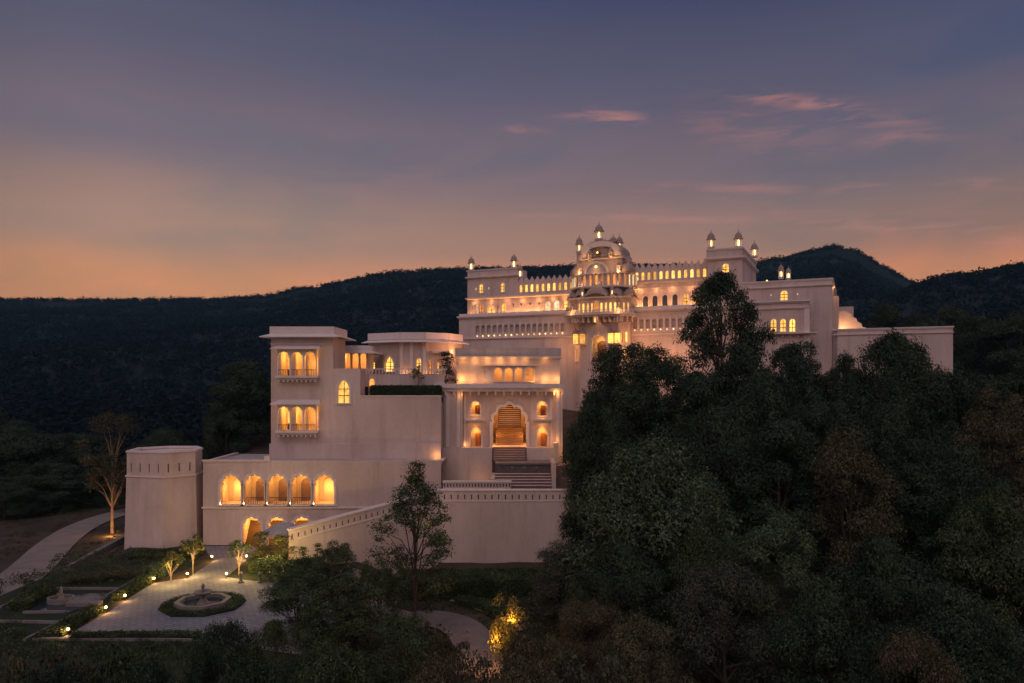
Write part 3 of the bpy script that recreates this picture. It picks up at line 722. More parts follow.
# ground storey with portal
def zz(py, d=-2.4): return pf.z(600, py, d)
P0 = octo(4.1, 2.2, 1.3)
A, B = P0[2], P0[3]; M0, L0 = seg(A, B)
portal = dict(uc=L0/2, zb=zz(362), w=2.1, h=zz(334)-zz(362), kind='cusp', fill='open', t=.2)
facade(pal, A, B, 0, zg, [portal], .4, PL2, 'tower_wall')
MB().box(0.3, L0-.3, 1.6, 1.7, 0, zg-.5, M0).build('portal_back', WARMP, pal)
MB().extr(arch(L0/2, zz(362), 1.3, 3.0, 'round'), 1.45, 1.58, M0).build('inner_door', WOOD, pal)
light(pal, (uc, -1.4, zz(342)), 60, r=.1)
for (a, b, sgn) in ((P0[1],P0[2],-1),(P0[3],P0[4],1)):
    M_, L_ = seg(a, b); ops = [dict(uc=L_*f, zb=zz(342), w=.42, h=zz(332)-zz(342), kind='round', fill='glow', bars=False, frame=False) for f in (.28,.72)]
    ops += [dict(uc=L_*.5, zb=zz(361), w=.7, h=1.8, kind='round', fill='glow')]
    facade(pal, a, b, 0, zg, ops, .4, PL2, 'tower_wall')
for (a, b) in ((P0[0],P0[1]),(P0[4],P0[5])): facade(pal, a, b, 0, zg, (), .4, PL2, 'tower_wall')
# side balconies with windows, left of portal
for s, pxs in ((-1,(576,583)),(1,(611,618))):
    for p in pxs:
        u = pf.u(p, -2.3); q = MB(); q.box(u-.42, u+.42, -2.95, -2.2, zz(343.5,-2.6)-.12, zz(343.5,-2.6)); q.build('balcony', TRIM, pal)
        q = MB(); q.lathe([(.36,zz(343,-2.6)),(.36,zz(333.5,-2.6))], 8, (u,-2.5)); q.build('bay_window', GLOW, pal)
        q = MB(); q.lathe([(.5,zz(333.3,-2.6)),(.42,zz(331.5,-2.6)),(.15,zz(329,-2.6)),(.02,zz(327.5,-2.6))], 8, (u,-2.5)); q.build('bay_roof', DOME, pal, True)
# bracketed balcony slab
PB = octo(5.0, 3.9, 1.6); slab = MB(); slab.prism(PB, zg-.1, z2); slab.build('balcony_slab', TRIM, pal)
cornice(pal, PB[1:5], zg+.16, .3, .14, name='balcony_edge')
br = MB()
for A, B in zip(PB[1:4], PB[2:5]):
    M_, L_ = seg(A, B); n = int(L_/.75)
    for k in range(n+1): br.extr([(L_*k/n-.1,zg-.85),(L_*k/n+.1,zg-.85),(L_*k/n+.1,zg-.1),(L_*k/n-.1,zg-.1)], .35, 1.5, M_)
br.build('bracket_row', TRIM, pal)
light(pal, (uc, -3.1, zg-.6), 14, r=.08)
tier('tower_wall', 4.45, 3.2, 1.5, z2, z2t, [(9, z2+.25, .34, 1.25, 'round', 'glow', .55)])
PC = octo(4.45, 3.2, 1.5)
M_, L_ = seg(PC[2], PC[3]); q = MB(); q.ring(arch(L_/2, z2+.2, .8, 1.6, 'cusp'), scaled(arch(L_/2, z2+.2, .8, 1.6, 'cusp'), L_/2, z2+.2, .8, 1.6, .15), -.2, .02, M_); q.build('window', TRIM, pal)
q = MB(); q.extr(arch(L_/2, z2+.2, .78, 1.58, 'cusp'), -.06, -.003, M_); q.build('pane', GLOWO, pal)
cornice(pal, PC[1:5], z2t, .45, .14, name='cornice')
# three curved roofs over the second storey
bangla(pal, uc-.1, -2.2, z2t+.14, 3.4, 2.8, 1.35, .55)
for s in (-1,1): bangla(pal, uc+s*2.6, -1.9, z2t+.14, 1.7, 2.4, 1.25, .45); bangla(pal, uc+s*4.0, -.7, z2t+.14, 1.5, 3.0, 1.15, .4)
for s in (-1,1): kiosk(pal, uc+s*2.15, -3.0, z2t+.15, .55, 1.9)
core = octo(4.0, 1.8, 1.2); q = MB(); q.prism(core, z2t-.05, z3+.0); q.build('tower_core', PL2, pal)
cornice(pal, octo(4.3,2.7,1.3)[1:5], z3-.16, .3, .15, name='cornice')
MB().prism(octo(4.3,2.7,1.3), z3-.16, z3+.02).build('gallery_slab', TRIM, pal)
tier('gallery_wall', 3.9, 2.1, 1.3, z3, z3t, [(6, z3+.2, .40, 1.45, 'round', 'glowO', 0)])
PG = octo(3.9, 2.1, 1.3)
for A, B in zip(PG[1:4], PG[2:5]):      # free columns before the gallery
    M_, L_ = seg(A, B); n = max(2, int(L_/.62)); q = MB()
    for k in range(n+1): q.lathe([(.09,z3),(.06,z3+.15),(.06,z3t-.3),(.11,z3t)], 6, (L_*k/n, -.42), M_)
    q.build('columns', TRIM, pal)
for s in (-1,0,1): light(pal, (uc+s*2.6, -2.45, z3+.3), 11, r=.06, color=(1,.55,.2))
for s in (-1,1):                          # whitish side windows of the gallery
    for k in range(3):
        u = uc+s*(4.05+k*.33); q = MB(); q.box(u-.1, u+.1, -.9+k*.5, -.8+k*.5, z3+.15, z3+1.6); q.build('pane', GLOWW, pal)
cornice(pal, octo(3.9,2.1,1.3)[1:5], z3t, .5, .14, name='cornice')
MB().prism(octo(4.2,2.4,1.3), z3t+.0, z3t+.16).build('gallery_roof', TRIM, pal)
# arched pediment with medallion
pz = z3t+.15; pc = uc-.35
arc = [(pc+1.75*math.cos(math.pi*k/16), pz+1.65*math.sin(math.pi*k/16)) for k in range(17)]
q = MB(); q.extr(arc, -2.3, -1.7); q.build('pediment', GREYP, pal)
arc2 = [(pc+1.45*math.cos(math.pi*k/16), pz+.02+1.35*math.sin(math.pi*k/16)) for k in range(17)]
q = MB(); q.ring(arc2, arc, -2.42, -2.303); q.build('pediment_rim', TRIM, pal)
light(pal, (pc, -2.9, pz+.25), 14, r=.06)
small_lamps(pal, [(pc, -2.5, pz+.85)], .17, BULBW)
for s in (-1,1): 
    q = MB(); q.lathe([(1.15,pz),(1.2,pz+.3),(1.05,pz+.8),(.6,pz+1.2),(.12,pz+1.4),(.05,pz+1.9),(.01,pz+2.3)], 14, (uc+s*3.6,-.6)); q.build('dome', DOME, pal, True)
az1_ = pf.z(600,255,-1.)
for (x_, y_) in octo(3.9, 2.1, 1.1)[1:5]: kiosk(pal, x_, y_, z3t+.15, .55, 1.7, lit=False)
for (x_, y_) in ((uc-3.0,-1.5),(uc-1.5,-1.75),(uc+1.5,-1.75),(uc+3.0,-1.5)): kiosk(pal, x_, y_, az1_-.62, .55, 1.7, lit=False)
for (x_, y_) in octo(4.7, 3.6, 1.5)[1:5]: kiosk(pal, x_, y_, z2, .5, 1.5, lit=False)
bl_ = MB()
for A, B in zip(PB[1:4], PB[2:5]):
    M_, L_ = seg(A, B); n = int(L_/.22)
    for k in range(n+1): bl_.box(L_*k/n-.035, L_*k/n+.035, .04, .10, z2, z2+.42, M_)
    bl_.box(0, L_, .02, .12, z2+.42, z2+.5, M_)
bl_.build('balustrade', TRIM, pal)
# attic with the big curved roof
az0, az1 = z3t+.1, pf.z(600,255,-1.)
q = MB(); q.prism([(uc-3.1,-1.4),(uc+3.1,-1.4),(uc+3.1,3.5),(uc-3.1,3.5)], az0, az1); q.build('attic', GREYP, pal)
bg_ = [(uc+2.9*math.cos(math.pi*k/20), az1+2.05*math.sin(math.pi*k/20)**.8) for k in range(21)]
q = MB(); q.extr(bg_, -1.3, 3.4); q.build('attic_vault', DOME, pal)
q = MB(); q.ring([(uc+(x-uc)*.72, az1-.3+(z-az1)*.7) for x,z in bg_], [(uc+(x-uc)*1.05, az1-.3+(z-az1)*1.06) for x,z in bg_], -1.62, -1.30); q.build('vault_rim', TRIM, pal)
q = MB(); q.lathe([(.30,az1-.1),(.30,az1+.4)], 10, (uc-.3,-1.6)); q.build('attic_window', WOOD, pal); small_lamps(pal, [(uc-.3,-1.95,az1+.2)], .14)
cornice(pal, [(uc-3.1,-1.4),(uc+3.1,-1.4),(uc+3.1,3.5)], az1-.7, .3, .12, name='cornice')
f = MB()
for k in range(-4,5):
    if k: zt_ = az1+2.0*math.sin(math.acos(abs(k)*.19))**.8; f.lathe([(.05,zt_-.1),(.08,zt_+.12),(.03,zt_+.22),(.01,zt_+.55)], 6, (uc+k*.55, -.9))
f.build('finial_row', DOME, pal)
light(pal, (uc+5.5, -3.0, zg-3.5), 200, r=.15, color=(1,.42,.16)); light(pal, (uc-5.0, -3.0, zg-4.5), 200, r=.15, color=(1,.42,.16)); light(pal, (pf.u(670,-3.), -3., zg-5.5), 300, r=.15, color=(1,.42,.18))
for s in (-1,1): light(pal, (uc+s*1.9, -2.6, az1-.3 if False else az0+2.2), 40, r=.08, color=(1,.46,.14)); light(pal, (uc+s*3.5, -4.4, z2+.3), 60, r=.08, color=(1,.46,.14)); light(pal, (uc+s*2.9, -2.6, az0+.2), 70, r=.08, color=(1,.46,.14)); light(pal, (uc+s*4.6, -1.9, z2t+.5), 60, r=.08, color=(1,.46,.14))
kpx(599, 240.5, 221.5, 6.2, -.4)
kpx(579.3, 254, 234, 5.2, -1.0); kpx(613.3, 250.5, 233.5, 5.2, -1.0); kpx(619.6, 251.5, 233.5, 5.0, 1.6)
q = MB()
for px, d in ((579.3,-1.),(613.3,-1.),(619.6,1.6)): q.lathe([(.42,az0),(.40,pf.z(px,251,d))], 8, (pf.u(px,d),d))
q.build('turret_shaft', PL2, pal)

# ---------------- low bastion to the right
bf = Frame(833, pf.Y(833, BD-.6), 0., -25)
bas = thing('bastion', 'long plain pale bastion wall running right from the palace above the trees', 'wall', bf.loc, bf.t)
be = bf.u(953); bz = bf.z(900, 328.5)
facade(bas, (0,0), (be,0), 0, bz, (), .5, PL2, 'wall'); facade(bas, (be,0), (be+.2,14), 0, bz, (), .5, PL2, 'wall')
facade(bas, (0,14), (0,0), 0, bz, (), .5, PL2, 'wall')
MB().box(.5, be-.5, .5, 14, bz-1, bz-.8).build('terrace_floor', GREYP, bas)
cornice(bas, [(0,0),(be,0),(be+.2,14)], bz, .12, .14, name='coping'); cornice(bas, [(0,0),(be,0)], bz-.62, .14, .10, name='string_course')

# ---------------- gatehouse
gf = Frame(502, 72, 4.9)
gt = thing('gatehouse', 'tall white gatehouse with a great lit archway above the stairs', 'gatehouse', gf.loc)
gx0, gx1 = gf.u(443.5), gf.u(562.5); gz = gf.z(500, 388); G = lambda px, yt, yb, w, A, kind='round', fill='glow', d=0, **k: gf.op(px, yt, yb, w, d, A, kind, fill, **k)
# recessed central field between corner pilasters
cx0, cx1 = gf.u(463,.5), gf.u(556,.5)
door = G(509.5,404.5,447,33.5,cx0,'cusp','open',.5,t=.3)
wins = [G(475.5,401.5,414.5,9.5,cx0,'cusp','open',.5), G(476,428,447,10.4,cx0,'cusp','open',.5), G(542,401.5,415.5,9.5,cx0,'cusp','open',.5), G(542.3,428,447,10.4,cx0,'cusp','open',.5)]
facade(gt, (cx0,.5), (cx1,.5), 0, gz, [door]+wins, .5, PL, 'front_wall')
pb = MB()
pb.box(gx0, cx0+.0, .0, 9, 0, gz); pb.build('corner_block', PL, gt); pb = MB(); pb.box(cx1, gx1, 0, 9, 0, gz); pb.build('corner_block', PL, gt)
pb = MB()
for a, b in ((446,449.5),(457,460),(463.5,465.5),(550.5,552.5),(557,559.5)): MB().box(gf.u(a), gf.u(b), -.09 if a not in (463.5,550.5) else .38, -.003 if a not in (463.5,550.5) else .497, gf.z(500,447), gz).build('pilaster', TRIM, gt)
pl = MB(); pl.box(gf.u(442.5), gf.u(492.3), -.35, .45, 0, gf.z(500,447.5)); pl.build('plinth', PL, gt); pl = MB(); pl.box(gf.u(526.5), gf.u(555), -.35, .45, 0, gf.z(500,447.5)); pl.build('plinth', PL, gt)
# jharokha balconies under the upper windows
for px in (475.5, 542):
    u = gf.u(px,.5); q = MB(); zz0 = gf.z(px, 419); q.box(u-.95, u+.95, -.25, .49, zz0-.18, zz0); q.box(u-.7, u+.7, -.05, .49, zz0-.42, zz0-.183)
    q.build('window_balcony', TRIM, gt); light(gt, (u, -.1, zz0+.15), 9, r=.05, color=(1,.45,.12)); light(gt, (u, .05, zz0-.7), 8, r=.05, color=(1,.45,.12))
# window rooms behind
def room(root, u0, u1, d0, d1, z0, z1, m=WARMP, name='interior', M=None):
    """open-fronted room: back, sides, floor, ceiling"""
    b = MB(); t = .08
    b.box(u0, u1, d1, d1+t, z0, z1, M); b.box(u0-t, u0, d0, d1+t, z0-t, z1+t, M); b.box(u1, u1+t, d0, d1+t, z0-t, z1+t, M)
    b.box(u0, u1, d0, d1+t, z0-t, z0, M); b.box(u0, u1, d0, d1+t, z1, z1+t, M)
    return b.build(name, m, root)
for o in wins:
    u = cx0+o['uc']; room(gt, u-.62, u+.62, 1.0, 1.75, o['zb']-.02, o['zb']+o['h']+.1)
    light(gt, (u, 1.2, o['zb']+o['h']-.25), 34, color=(1,.42,.1), r=.06)
    q = MB(); q.box(u-.08, u+.34, 1.5, 1.6, o['zb'], o['zb']+o['h']*.7); q.build('window_shutter', WOOD if o['h'] < 1.5 else RED, gt)
# passage with the inner stair
du = cx0+door['uc']; dz = door['zb']; dw = door['w']/2+.15
room(gt, du-dw, du+dw, 1.0, 8.0, dz, dz+door['h']+.2)
iz = MB()
for k in range(9): iz.box(du-dw+.4, du+dw-.4, 2.4+k*.36, 7.9, dz+k*.17, dz+(k+1)*.17-.005)
iz.build('inner_stair', STEP, gt)
bl = MB()
for k in range(11): bl.box(du-1.05, du+1.05, 1.02, 1.10, dz+2.0+k*.20, dz+2.0+k*.20+.11)
bl.box(du-1.12, du-1.05, 1.0, 1.12, dz+1.9, dz+4.2); bl.box(du+1.05, du+1.12, 1.0, 1.12, dz+1.9, dz+4.2)
bl.build('louvre_screen', DARKST, gt)
for s in (-1,1):
    light(gt, (du+s*(dw-.2), 1.7, dz+.9), 60, color=(1,.42,.09), r=.05); light(gt, (du+s*(dw-.25), 3.6, dz+1.1), 40, color=(1,.42,.09), r=.05)
light(gt, (du, 2.6, dz+3.9), 60, color=(1,.42,.10), r=.1); light(gt, (du, 4.2, dz+4.0), 60, color=(1,.40,.10), r=.1)
# cornice with brackets, then the upper storey
cornice(gt, [(gf.u(437),0),(gf.u(562.5),0)], gf.z(500,388), .5, .42, TRIM, 'cornice', brackets=.8)
ux0, ux1 = gf.u(456.5,1.2), gf.u(560,1.2); uz0 = gf.z(500,381.8,1.2); uz1 = gf.z(500,349,1.2); D2 = 1.2
sm = [gf.op(p,367.5,381,w,D2,ux0,'cusp','open') for p, w in ((498,8.2),(508.5,8.2),(518.7,8.2))]; sm += [gf.op(488,367.5,381,7.5,D2,ux0,'round','niche',m=TRIM), gf.op(529.5,367.5,381,8.5,D2,ux0,'round','glowO',bars=False)]
facade(gt, (ux0,D2), (ux1,D2), uz0-1.0, uz1, sm, .4, PL, 'upper_wall')
facade(gt, (ux0,9), (ux0,D2), uz0-1, uz1, (), .4, PL, 'upper_side'); facade(gt, (ux1,D2), (ux1,9), uz0-1, uz1, (), .4, PL, 'upper_side')
room(gt, gf.u(492,D2), gf.u(524,D2), D2+.4, D2+1.6, uz0, uz0+1.6); 
for p in (498,508.5,518.7): light(gt, (gf.u(p,D2+.8), D2+.8, uz0+1.2), 22, color=(1,.42,.1), r=.05)
cornice(gt, [(ux0,D2),(ux1,D2)], gf.z(500,357.8,D2), .25, .14, name='string_course')
q = MB(); q.box(ux0-.1, ux1+.1, D2-.12, D2-.003, gf.z(500,356,D2), gf.z(500,348,D2)); q.build('parapet', GREYP, gt)
MB().box(gx0+.1, gx1-.1, .2, 8.9, gz-.2, gz+.05).build('roof', GREYP, gt); MB().box(ux0+.3, ux1-.3, D2+.3, 8.8, uz1-.6, uz1-.4).build('roof', GREYP, gt)
for p, W in ((461.5,42),(472,16),(484,10),(533,12),(545,26),(556,22)): light(gt, (gf.u(p,D2-.3), D2-.45, uz0+.25), W, r=.05, color=(1,.44,.12))
for p, W in ((463,7),(475,9),(487,9),(500,9),(513,7),(525,6),(545,5)): light(gt, (gf.u(p,D2-.4), D2-.4, gf.z(500,360.5,D2)), W*1.3, r=.05, color=(1,.44,.12))
q = MB(); q.box(gf.u(480,D2), gf.u(538,D2), D2-.25, D2-.003, gf.z(500,365.8,D2), gf.z(500,364.6,D2)); q.build('window_canopy', TRIM, gt)
light(gt, (gf.u(556,-.2), -.4, gf.z(500,393)), 22, r=.05, color=(1,.42,.12)); light(gt, (gf.u(461,-.2), -.4, gf.z(500,396)), 7, r=.05, color=(1,.42,.12))
light(gt, (gf.u(465.5,.2), .2, gf.z(500,445)), 6, r=.05, color=(1,.42,.12)); light(gt, (gf.u(554,-.2), -.35, gf.z(500,440)), 14, r=.05, color=(1,.42,.12))
light(gt, (gf.u(480,0), -1.6, .3), 16, r=.1, color=(1,.45,.15))
for p in (470,500,530,552): light(gt, (gf.u(p,8), 8.2, uz1+.2), 260, r=.2, color=(1,.42,.18))

# ---------------- stair in front of the gate
sf = Frame(522, 67, 4.6)
stn = thing('entrance_stair', 'wide stone stair climbing in flights to the lit gate arch', 'stairs', sf.loc)
su0, su1 = sf.u(494.5), sf.u(552)
lower = MB(); nst = 5; h0 = sf.z(520,487.5); h1 = sf.z(520,473.5,1.8)
for k in range(nst): lower.box(su0, su1, -.2+k*.45, 3.5, 0, h0+(h1-h0)*(k+1)/nst-.04)
lower.build('lower_flight', STEP, stn)
nose = MB()
for k in range(nst): zt_ = h0+(h1-h0)*(k+1)/nst; nose.box(su0+.01, su1-.01, -.3+k*.45, -.2+k*.45+.26, zt_-.037, zt_+.03)
nose.build('step_nosing', PL, stn)
h2 = sf.z(520,462.5,2.4)
pn = MB(); pn.box(su0+.02, su1-.02, 2.25, 4.6, h1-.5, h2-.15); pn.build('carved_panel', DARKST, stn)
q = MB()
for k in range(3): q.lathe([(.16,-.03),(.10,.03)], 8, (0,0), Matrix.Translation((su0+1.6+k*1.15, 2.23, (h1+h2)/2)) @ Matrix.Rotation(R(90),4,'X'))
q.build('rosette', KERB, stn)
q = MB(); q.box(su0-.0, su1+.0, 2.1, 4.62, h2-.147, h2); q.build('landing', KERB, stn)
uf = MB(); a0, a1 = sf.u(493.5,4.), sf.u(525.5,4.); h3 = sf.z(509,447.5,5.0)
for k in range(6): uf.box(a0, a1, 3.5+k*.33, 5.5, h2+.003, h2+(h3-h2)*(k+1)/6)
uf.build('upper_flight', STEP, stn)
nose = MB()
for k in range(6): zt_ = h2+(h3-h2)*(k+1)/6; nose.box(a0+.01, a1-.01, 3.47+k*.33, 3.62+k*.33, zt_+.003, zt_+.03)
nose.build('step_nosing', PL, stn)
q = MB(); q.box(su1+.0, su1+.35, -.3, 4.6, 0, h2+.25); q.build('side_wall', PL, stn); q = MB(); q.box(su0-.35, su0, -.3, 4.2, 0, h1-.2); q.build('side_wall', PL, stn)
rs = MB(); c0, c1 = su1+.35, sf.u(569,1)
for k in range(6): rs.box(c0, c1, .6+k*.35, 5, 0, sf.z(560,481,.6)+(h2-.3-sf.z(560,481,.6))*(k+1)/6)
rs.build('side_flight', STEP, stn); q = MB(); q.box(c1, c1+.3, .3, 5, 0, h2-.1); q.build('side_wall', PL, stn)
light(stn, ((a0+a1)/2, 4.6, h3+2.2), 95, color=(1,.42,.14), r=.2); light(stn, (sf.u(560,3.), 3.6, h2+1.0), 26, color=(1,.45,.12), r=.1)
q = MB(); q.box(c0+.003, c0+.45, 3.4, 4.6, h2-.2, h2+1.7); q.build('lamp_niche', WARMP, stn)

# ---------------- terrace and ramp walls
def slit_wall(name, label, A, B, zbA, zbB, ztA, ztB, slits, m=PL, th=.5, base=(0,0,0), sh=.42, coping=True, slitw=.13, drop=.32):
    root = thing(name, label, 'wall', base); M, L = seg(A, B); hs = []
    top = lambda u: ztA+(ztB-ztA)*u/L
    for k in range(slits):
        u = L*(k+.5)/slits; hs.append([(u-slitw/2,top(u)-drop-sh),(u+slitw/2,top(u)-drop-sh),(u+slitw/2,top(u)-drop),(u-slitw/2,top(u)-drop)])
    mb = MB(); mb.wall([(0,zbA),(L,zbB),(L,ztB),(0,ztA)], 0, th*.5, hs, M); mb.build('wall', m, root)
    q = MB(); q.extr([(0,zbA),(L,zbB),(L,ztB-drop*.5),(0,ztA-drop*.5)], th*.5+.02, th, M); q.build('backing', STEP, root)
    if coping:
        q = MB(); q.extr([(-.05,ztA),(L+.05,ztB),(L+.05,ztB+.12),(-.05,ztA+.12)], -.07, th+.05, M); q.build('coping', TRIM, root)
        q = MB(); q.extr([(0,ztA-drop-sh-.16),(L,ztB-drop-sh-.16),(L,ztB-drop-sh-.09),(0,ztA-drop-sh-.09)], -.05, .02, M); q.build('string_course', TRIM, root)
    return root
tw0 = ((441-512)/F*64, 64.); tw1 = ((604-512)/F*64, 64.)
ztw = CZ-(491-HY)/F*64
slit_wall('terrace_wall', 'broad pale retaining wall with slotted parapet below the entrance stair', tw0, tw1, -3, -3, ztw, ztw, 24, slitw=.10)
slit_wall('terrace_parapet', 'short slotted white parapet just above the retaining wall, left of the stair', ((443-512)/F*66,66.), ((511-512)/F*66,66.), 3.5, 3.5, CZ-(482.5-HY)/F*66, CZ-(482.5-HY)/F*66, 22, sh=.3, drop=.12, th=.4, slitw=.12)
rw0 = ((289-512)/F*57.5, 57.5)
slit_wall('ramp_wall', 'sloping slotted ramp wall rising right behind the slender tree', rw0, tw0, -.8, -3, CZ-(531-HY)/F*57.5, ztw, 26, sh=.34, slitw=.10)
MB().prism([(rw0[0],rw0[1]+.5),(tw0[0],tw0[1]+.3),(tw1[0],64.4),(tw1[0],72),(tw0[0],66.),(rw0[0]+4,65.7)], -1, 0).build('terrace_ground', KERB).location = (0,0,0)
bpy.data.objects['terrace_ground']['kind'] = 'structure'
sheet('terrace_paving', [((-4.9),64.4)] and [(tw0[0]-1,64.5),(tw1[0],64.5),(tw1[0],72.2),(-6.9,72.2),(-6.9,66.2),(tw0[0]-1,66.2)], 4.55, KERB, px=False)

# ---------------- arcade building at garden level and the plain wall above it
af = Frame(203, 66, 0.)
arc_ = thing('arcade_building', 'garden level building with five lit cusped arches above three lower ones', 'building', af.loc)
ax1 = af.u(441); az = af.z(300, 461); Aop = lambda px, yt, yb, w, fill='open': af.op(px, yt, yb, w, 0, 0, 'cusp', fill, t=.24)
up = [Aop(p, 474.5, 504.5, 20) for p in (231,254.3,277.6,300.9,324.2)]; lo = [Aop(p, 517, 546, 18) for p in (252,277,302)]
facade(arc_, (0,0), (ax1,0), -.6, az, up+lo, .45, PL, 'front_wall')
cornice(arc_, [(0,0),(af.u(439),0)], af.z(300,508), .14, .1, name='string_course'); cornice(arc_, [(0,0),(af.u(270),0)], az, .1, .12, name='coping')
facade(arc_, (0,8), (0,0), -.6, az, (), .4, PL, 'side_wall'); MB().box(.4, ax1, .45, 8, az-.35, az-.2).build('roof', GREYP, arc_)
MB().box(af.u(266)-.15, af.u(266)+.35, -.02, .5, az, az+.42).build('coping_block', TRIM, arc_)
uz_, lz_ = up[0]['zb'], lo[0]['zb']
room(arc_, af.u(219), af.u(336), .46, 2.2, uz_-.02, uz_+3.0); room(arc_, af.u(240), af.u(314), .46, 2.6, lz_-.02, lz_+2.9)
for a, b in zip(up[:-1], up[1:]):
    u = (a['uc']+b['uc'])/2; MB().box(u-.05, u+.05, .462, 2.18, uz_, uz_+2.95).build('room_partition', WARMP, arc_)
for i, o in enumerate(up):
    q = MB(); q.extr(arch(o['uc'], uz_, 1.15, 2.1, 'round'), 2.08, 2.18); q.build('inner_door', WARMP if i in (0,4) else STEP, arc_)
    q = MB(); q.box(o['uc']-.8, o['uc']+.8, .28, .33, uz_+.55, uz_+.6)
    for k in range(9): q.box(o['uc']-.8+k*.2-.012, o['uc']-.8+k*.2+.012, .29, .32, uz_, uz_+.55)
    if i in (1,2,3): q.build('railing', METAL, arc_)
    light(arc_, (o['uc'], 1.25, uz_+(2.2 if i in (1,2,3) else 1.3)), 95 if i in (0,4) else 60, color=(1,.47,.11), r=.12); 
    light(arc_, (o['uc']-.9, -.12, uz_+.12), 4, r=.03, color=(1,.6,.25))
for i, o in enumerate(lo): light(arc_, (o['uc'], 1.4, lz_+1.9), 150, color=(1,.42,.1), r=.1)
for o in up:
    for s in (-1,1): MB().box(o['uc']+s*o['w']/2+s*.12-.06, o['uc']+s*o['w']/2+s*.12+.06, -.12, -.075, uz_, uz_+1.75).build('slim_column', TRIM, arc_)

# ---------------- residence block with two bay balconies
rf = Frame(271, 70, 6.6)
res = thing('residence_block', 'tall plain white block with two stacked three-arched balconies on the left', 'building', rf.loc)
ru1 = rf.u(333); rz1 = rf.z(300, 327); rdep = 5.6
W_ = lambda px, yt, yb, w, kind='round', fill='glow', A=0, d=0, **k: rf.op(px, yt, yb, w, d, A, kind, fill, **k)
bayo = []
for yb in (375.5, 430):
    for p in (286, 300.5, 313): bayo.append(dict(W_(p, yb-27, yb, 10.5, 'cusp', 'open'), frame=False))
facade(res, (0,0), (ru1,0), rf.z(300,462)-1, rz1, bayo, .4, PL, 'front_wall')
facade(res, (ru1,0), (ru1,rdep), rf.z(300,400), rz1, (), .4, PL, 'side_wall'); facade(res, (0,rdep), (0,0), -2, rz1, (), .4, PL, 'side_wall'); facade(res, (ru1,rdep), (0,rdep), -2, rz1, (), .4, PL, 'back_wall')
MB().box(.3, ru1-.3, .3, rdep-.3, rz1-.5, rz1-.3).build('roof', GREYP, res)
q = MB(); zq = rf.z(300, 334)
for (a, b, c, d) in ((-.1,ru1+.1,-.1,.06),(-.1,.06,.063,rdep),(ru1-.06,ru1+.1,.063,rdep)): q.box(a, b, c, d, zq, rz1+.04)
q.build('parapet', TRIM, res); eave(res, -.1, ru1+.1, -.1, rdep+.1, zq, .75, .26)
cornice(res, [(0,0),(ru1,0)], rf.z(300,344), .06, .08, name='string_course')
for n_, yb in enumerate((375.5, 430)):
    bzb = rf.z(300, yb); b0, b1 = rf.u(279.5), rf.u(318.5)
    room(res, b0, b1, .42, 2.2, bzb, bzb+2.75, name='balcony_room')
    bd = -.75
    q = MB(); q.box(b0-.15, b1+.15, bd-.1, -.003, bzb-.22, bzb-.02); q.box(b0+.1, b1-.1, bd+.2, -.003, bzb-.42, bzb-.223)
    for k in range(9): q.box(b0+.15+(b1-b0-.3)*k/8-.06, b0+.15+(b1-b0-.3)*k/8+.06, bd+.05, -.003, bzb-.6, bzb-.423)
    q.build('balcony_floor', TRIM, res)
    A, B = (b0,bd), (b1,bd); L = b1-b0; arcs = [arch(L*(k+.5)/3, bzb, L/3-.16, 2.25, 'cusp') for k in range(3)]
    q = MB(); q.wall([(0,bzb),(L,bzb),(L,bzb+2.6),(0,bzb+2.6)], 0, .14, arcs, seg(A,B)[0]); q.build('balcony_arcade', TRIM, res)
    q = MB(); q.box(b0, b1, bd+.04, bd+.09, bzb+.5, bzb+.56)
    for k in range(25): q.box(b0+L*k/24-.012, b0+L*k/24+.012, bd+.05, bd+.08, bzb, bzb+.5)
    q.build('railing', METAL, res)
    q = MB(); q.add([(b0-.5,bd-.5,bzb+2.52),(b1+.5,bd-.5,bzb+2.52),(b1+.1,-.003,bzb+2.86),(b0-.1,-.003,bzb+2.86),(b0-.5,bd-.5,bzb+2.44),(b1+.5,bd-.5,bzb+2.44),(b1+.1,-.003,bzb+2.62),(b0-.1,-.003,bzb+2.62)],
        [(0,1,2,3),(4,7,6,5),(0,4,5,1),(1,5,6,2),(3,2,6,7),(0,3,7,4)]); q.build('balcony_roof', TRIM, res)
    for k in range(3): light(res, (b0+L*(k+.5)/3, -.25, bzb+2.2), 13, color=(1,.50,.15), r=.05); 
    light(res, (b0+L*.22, 1.3, bzb+1.9), 75, color=(1,.48,.11), r=.1); light(res, (b0+L*.8, 1.3, bzb+1.2), 34, color=(1,.48,.12), r=.1)
    for k in (0,1,2):
        q = MB(); q.extr(arch(b0+L*(k+.5)/3, bzb, .8, 1.9, 'round'), 2.1, 2.18); q.build('inner_door', GLOW if k == 0 else WARMP, res)
    q = MB(); q.box(b0+.5, b0+1.3, .9, 1.4, bzb, bzb+.55); q.build('bench', WOOD, res)
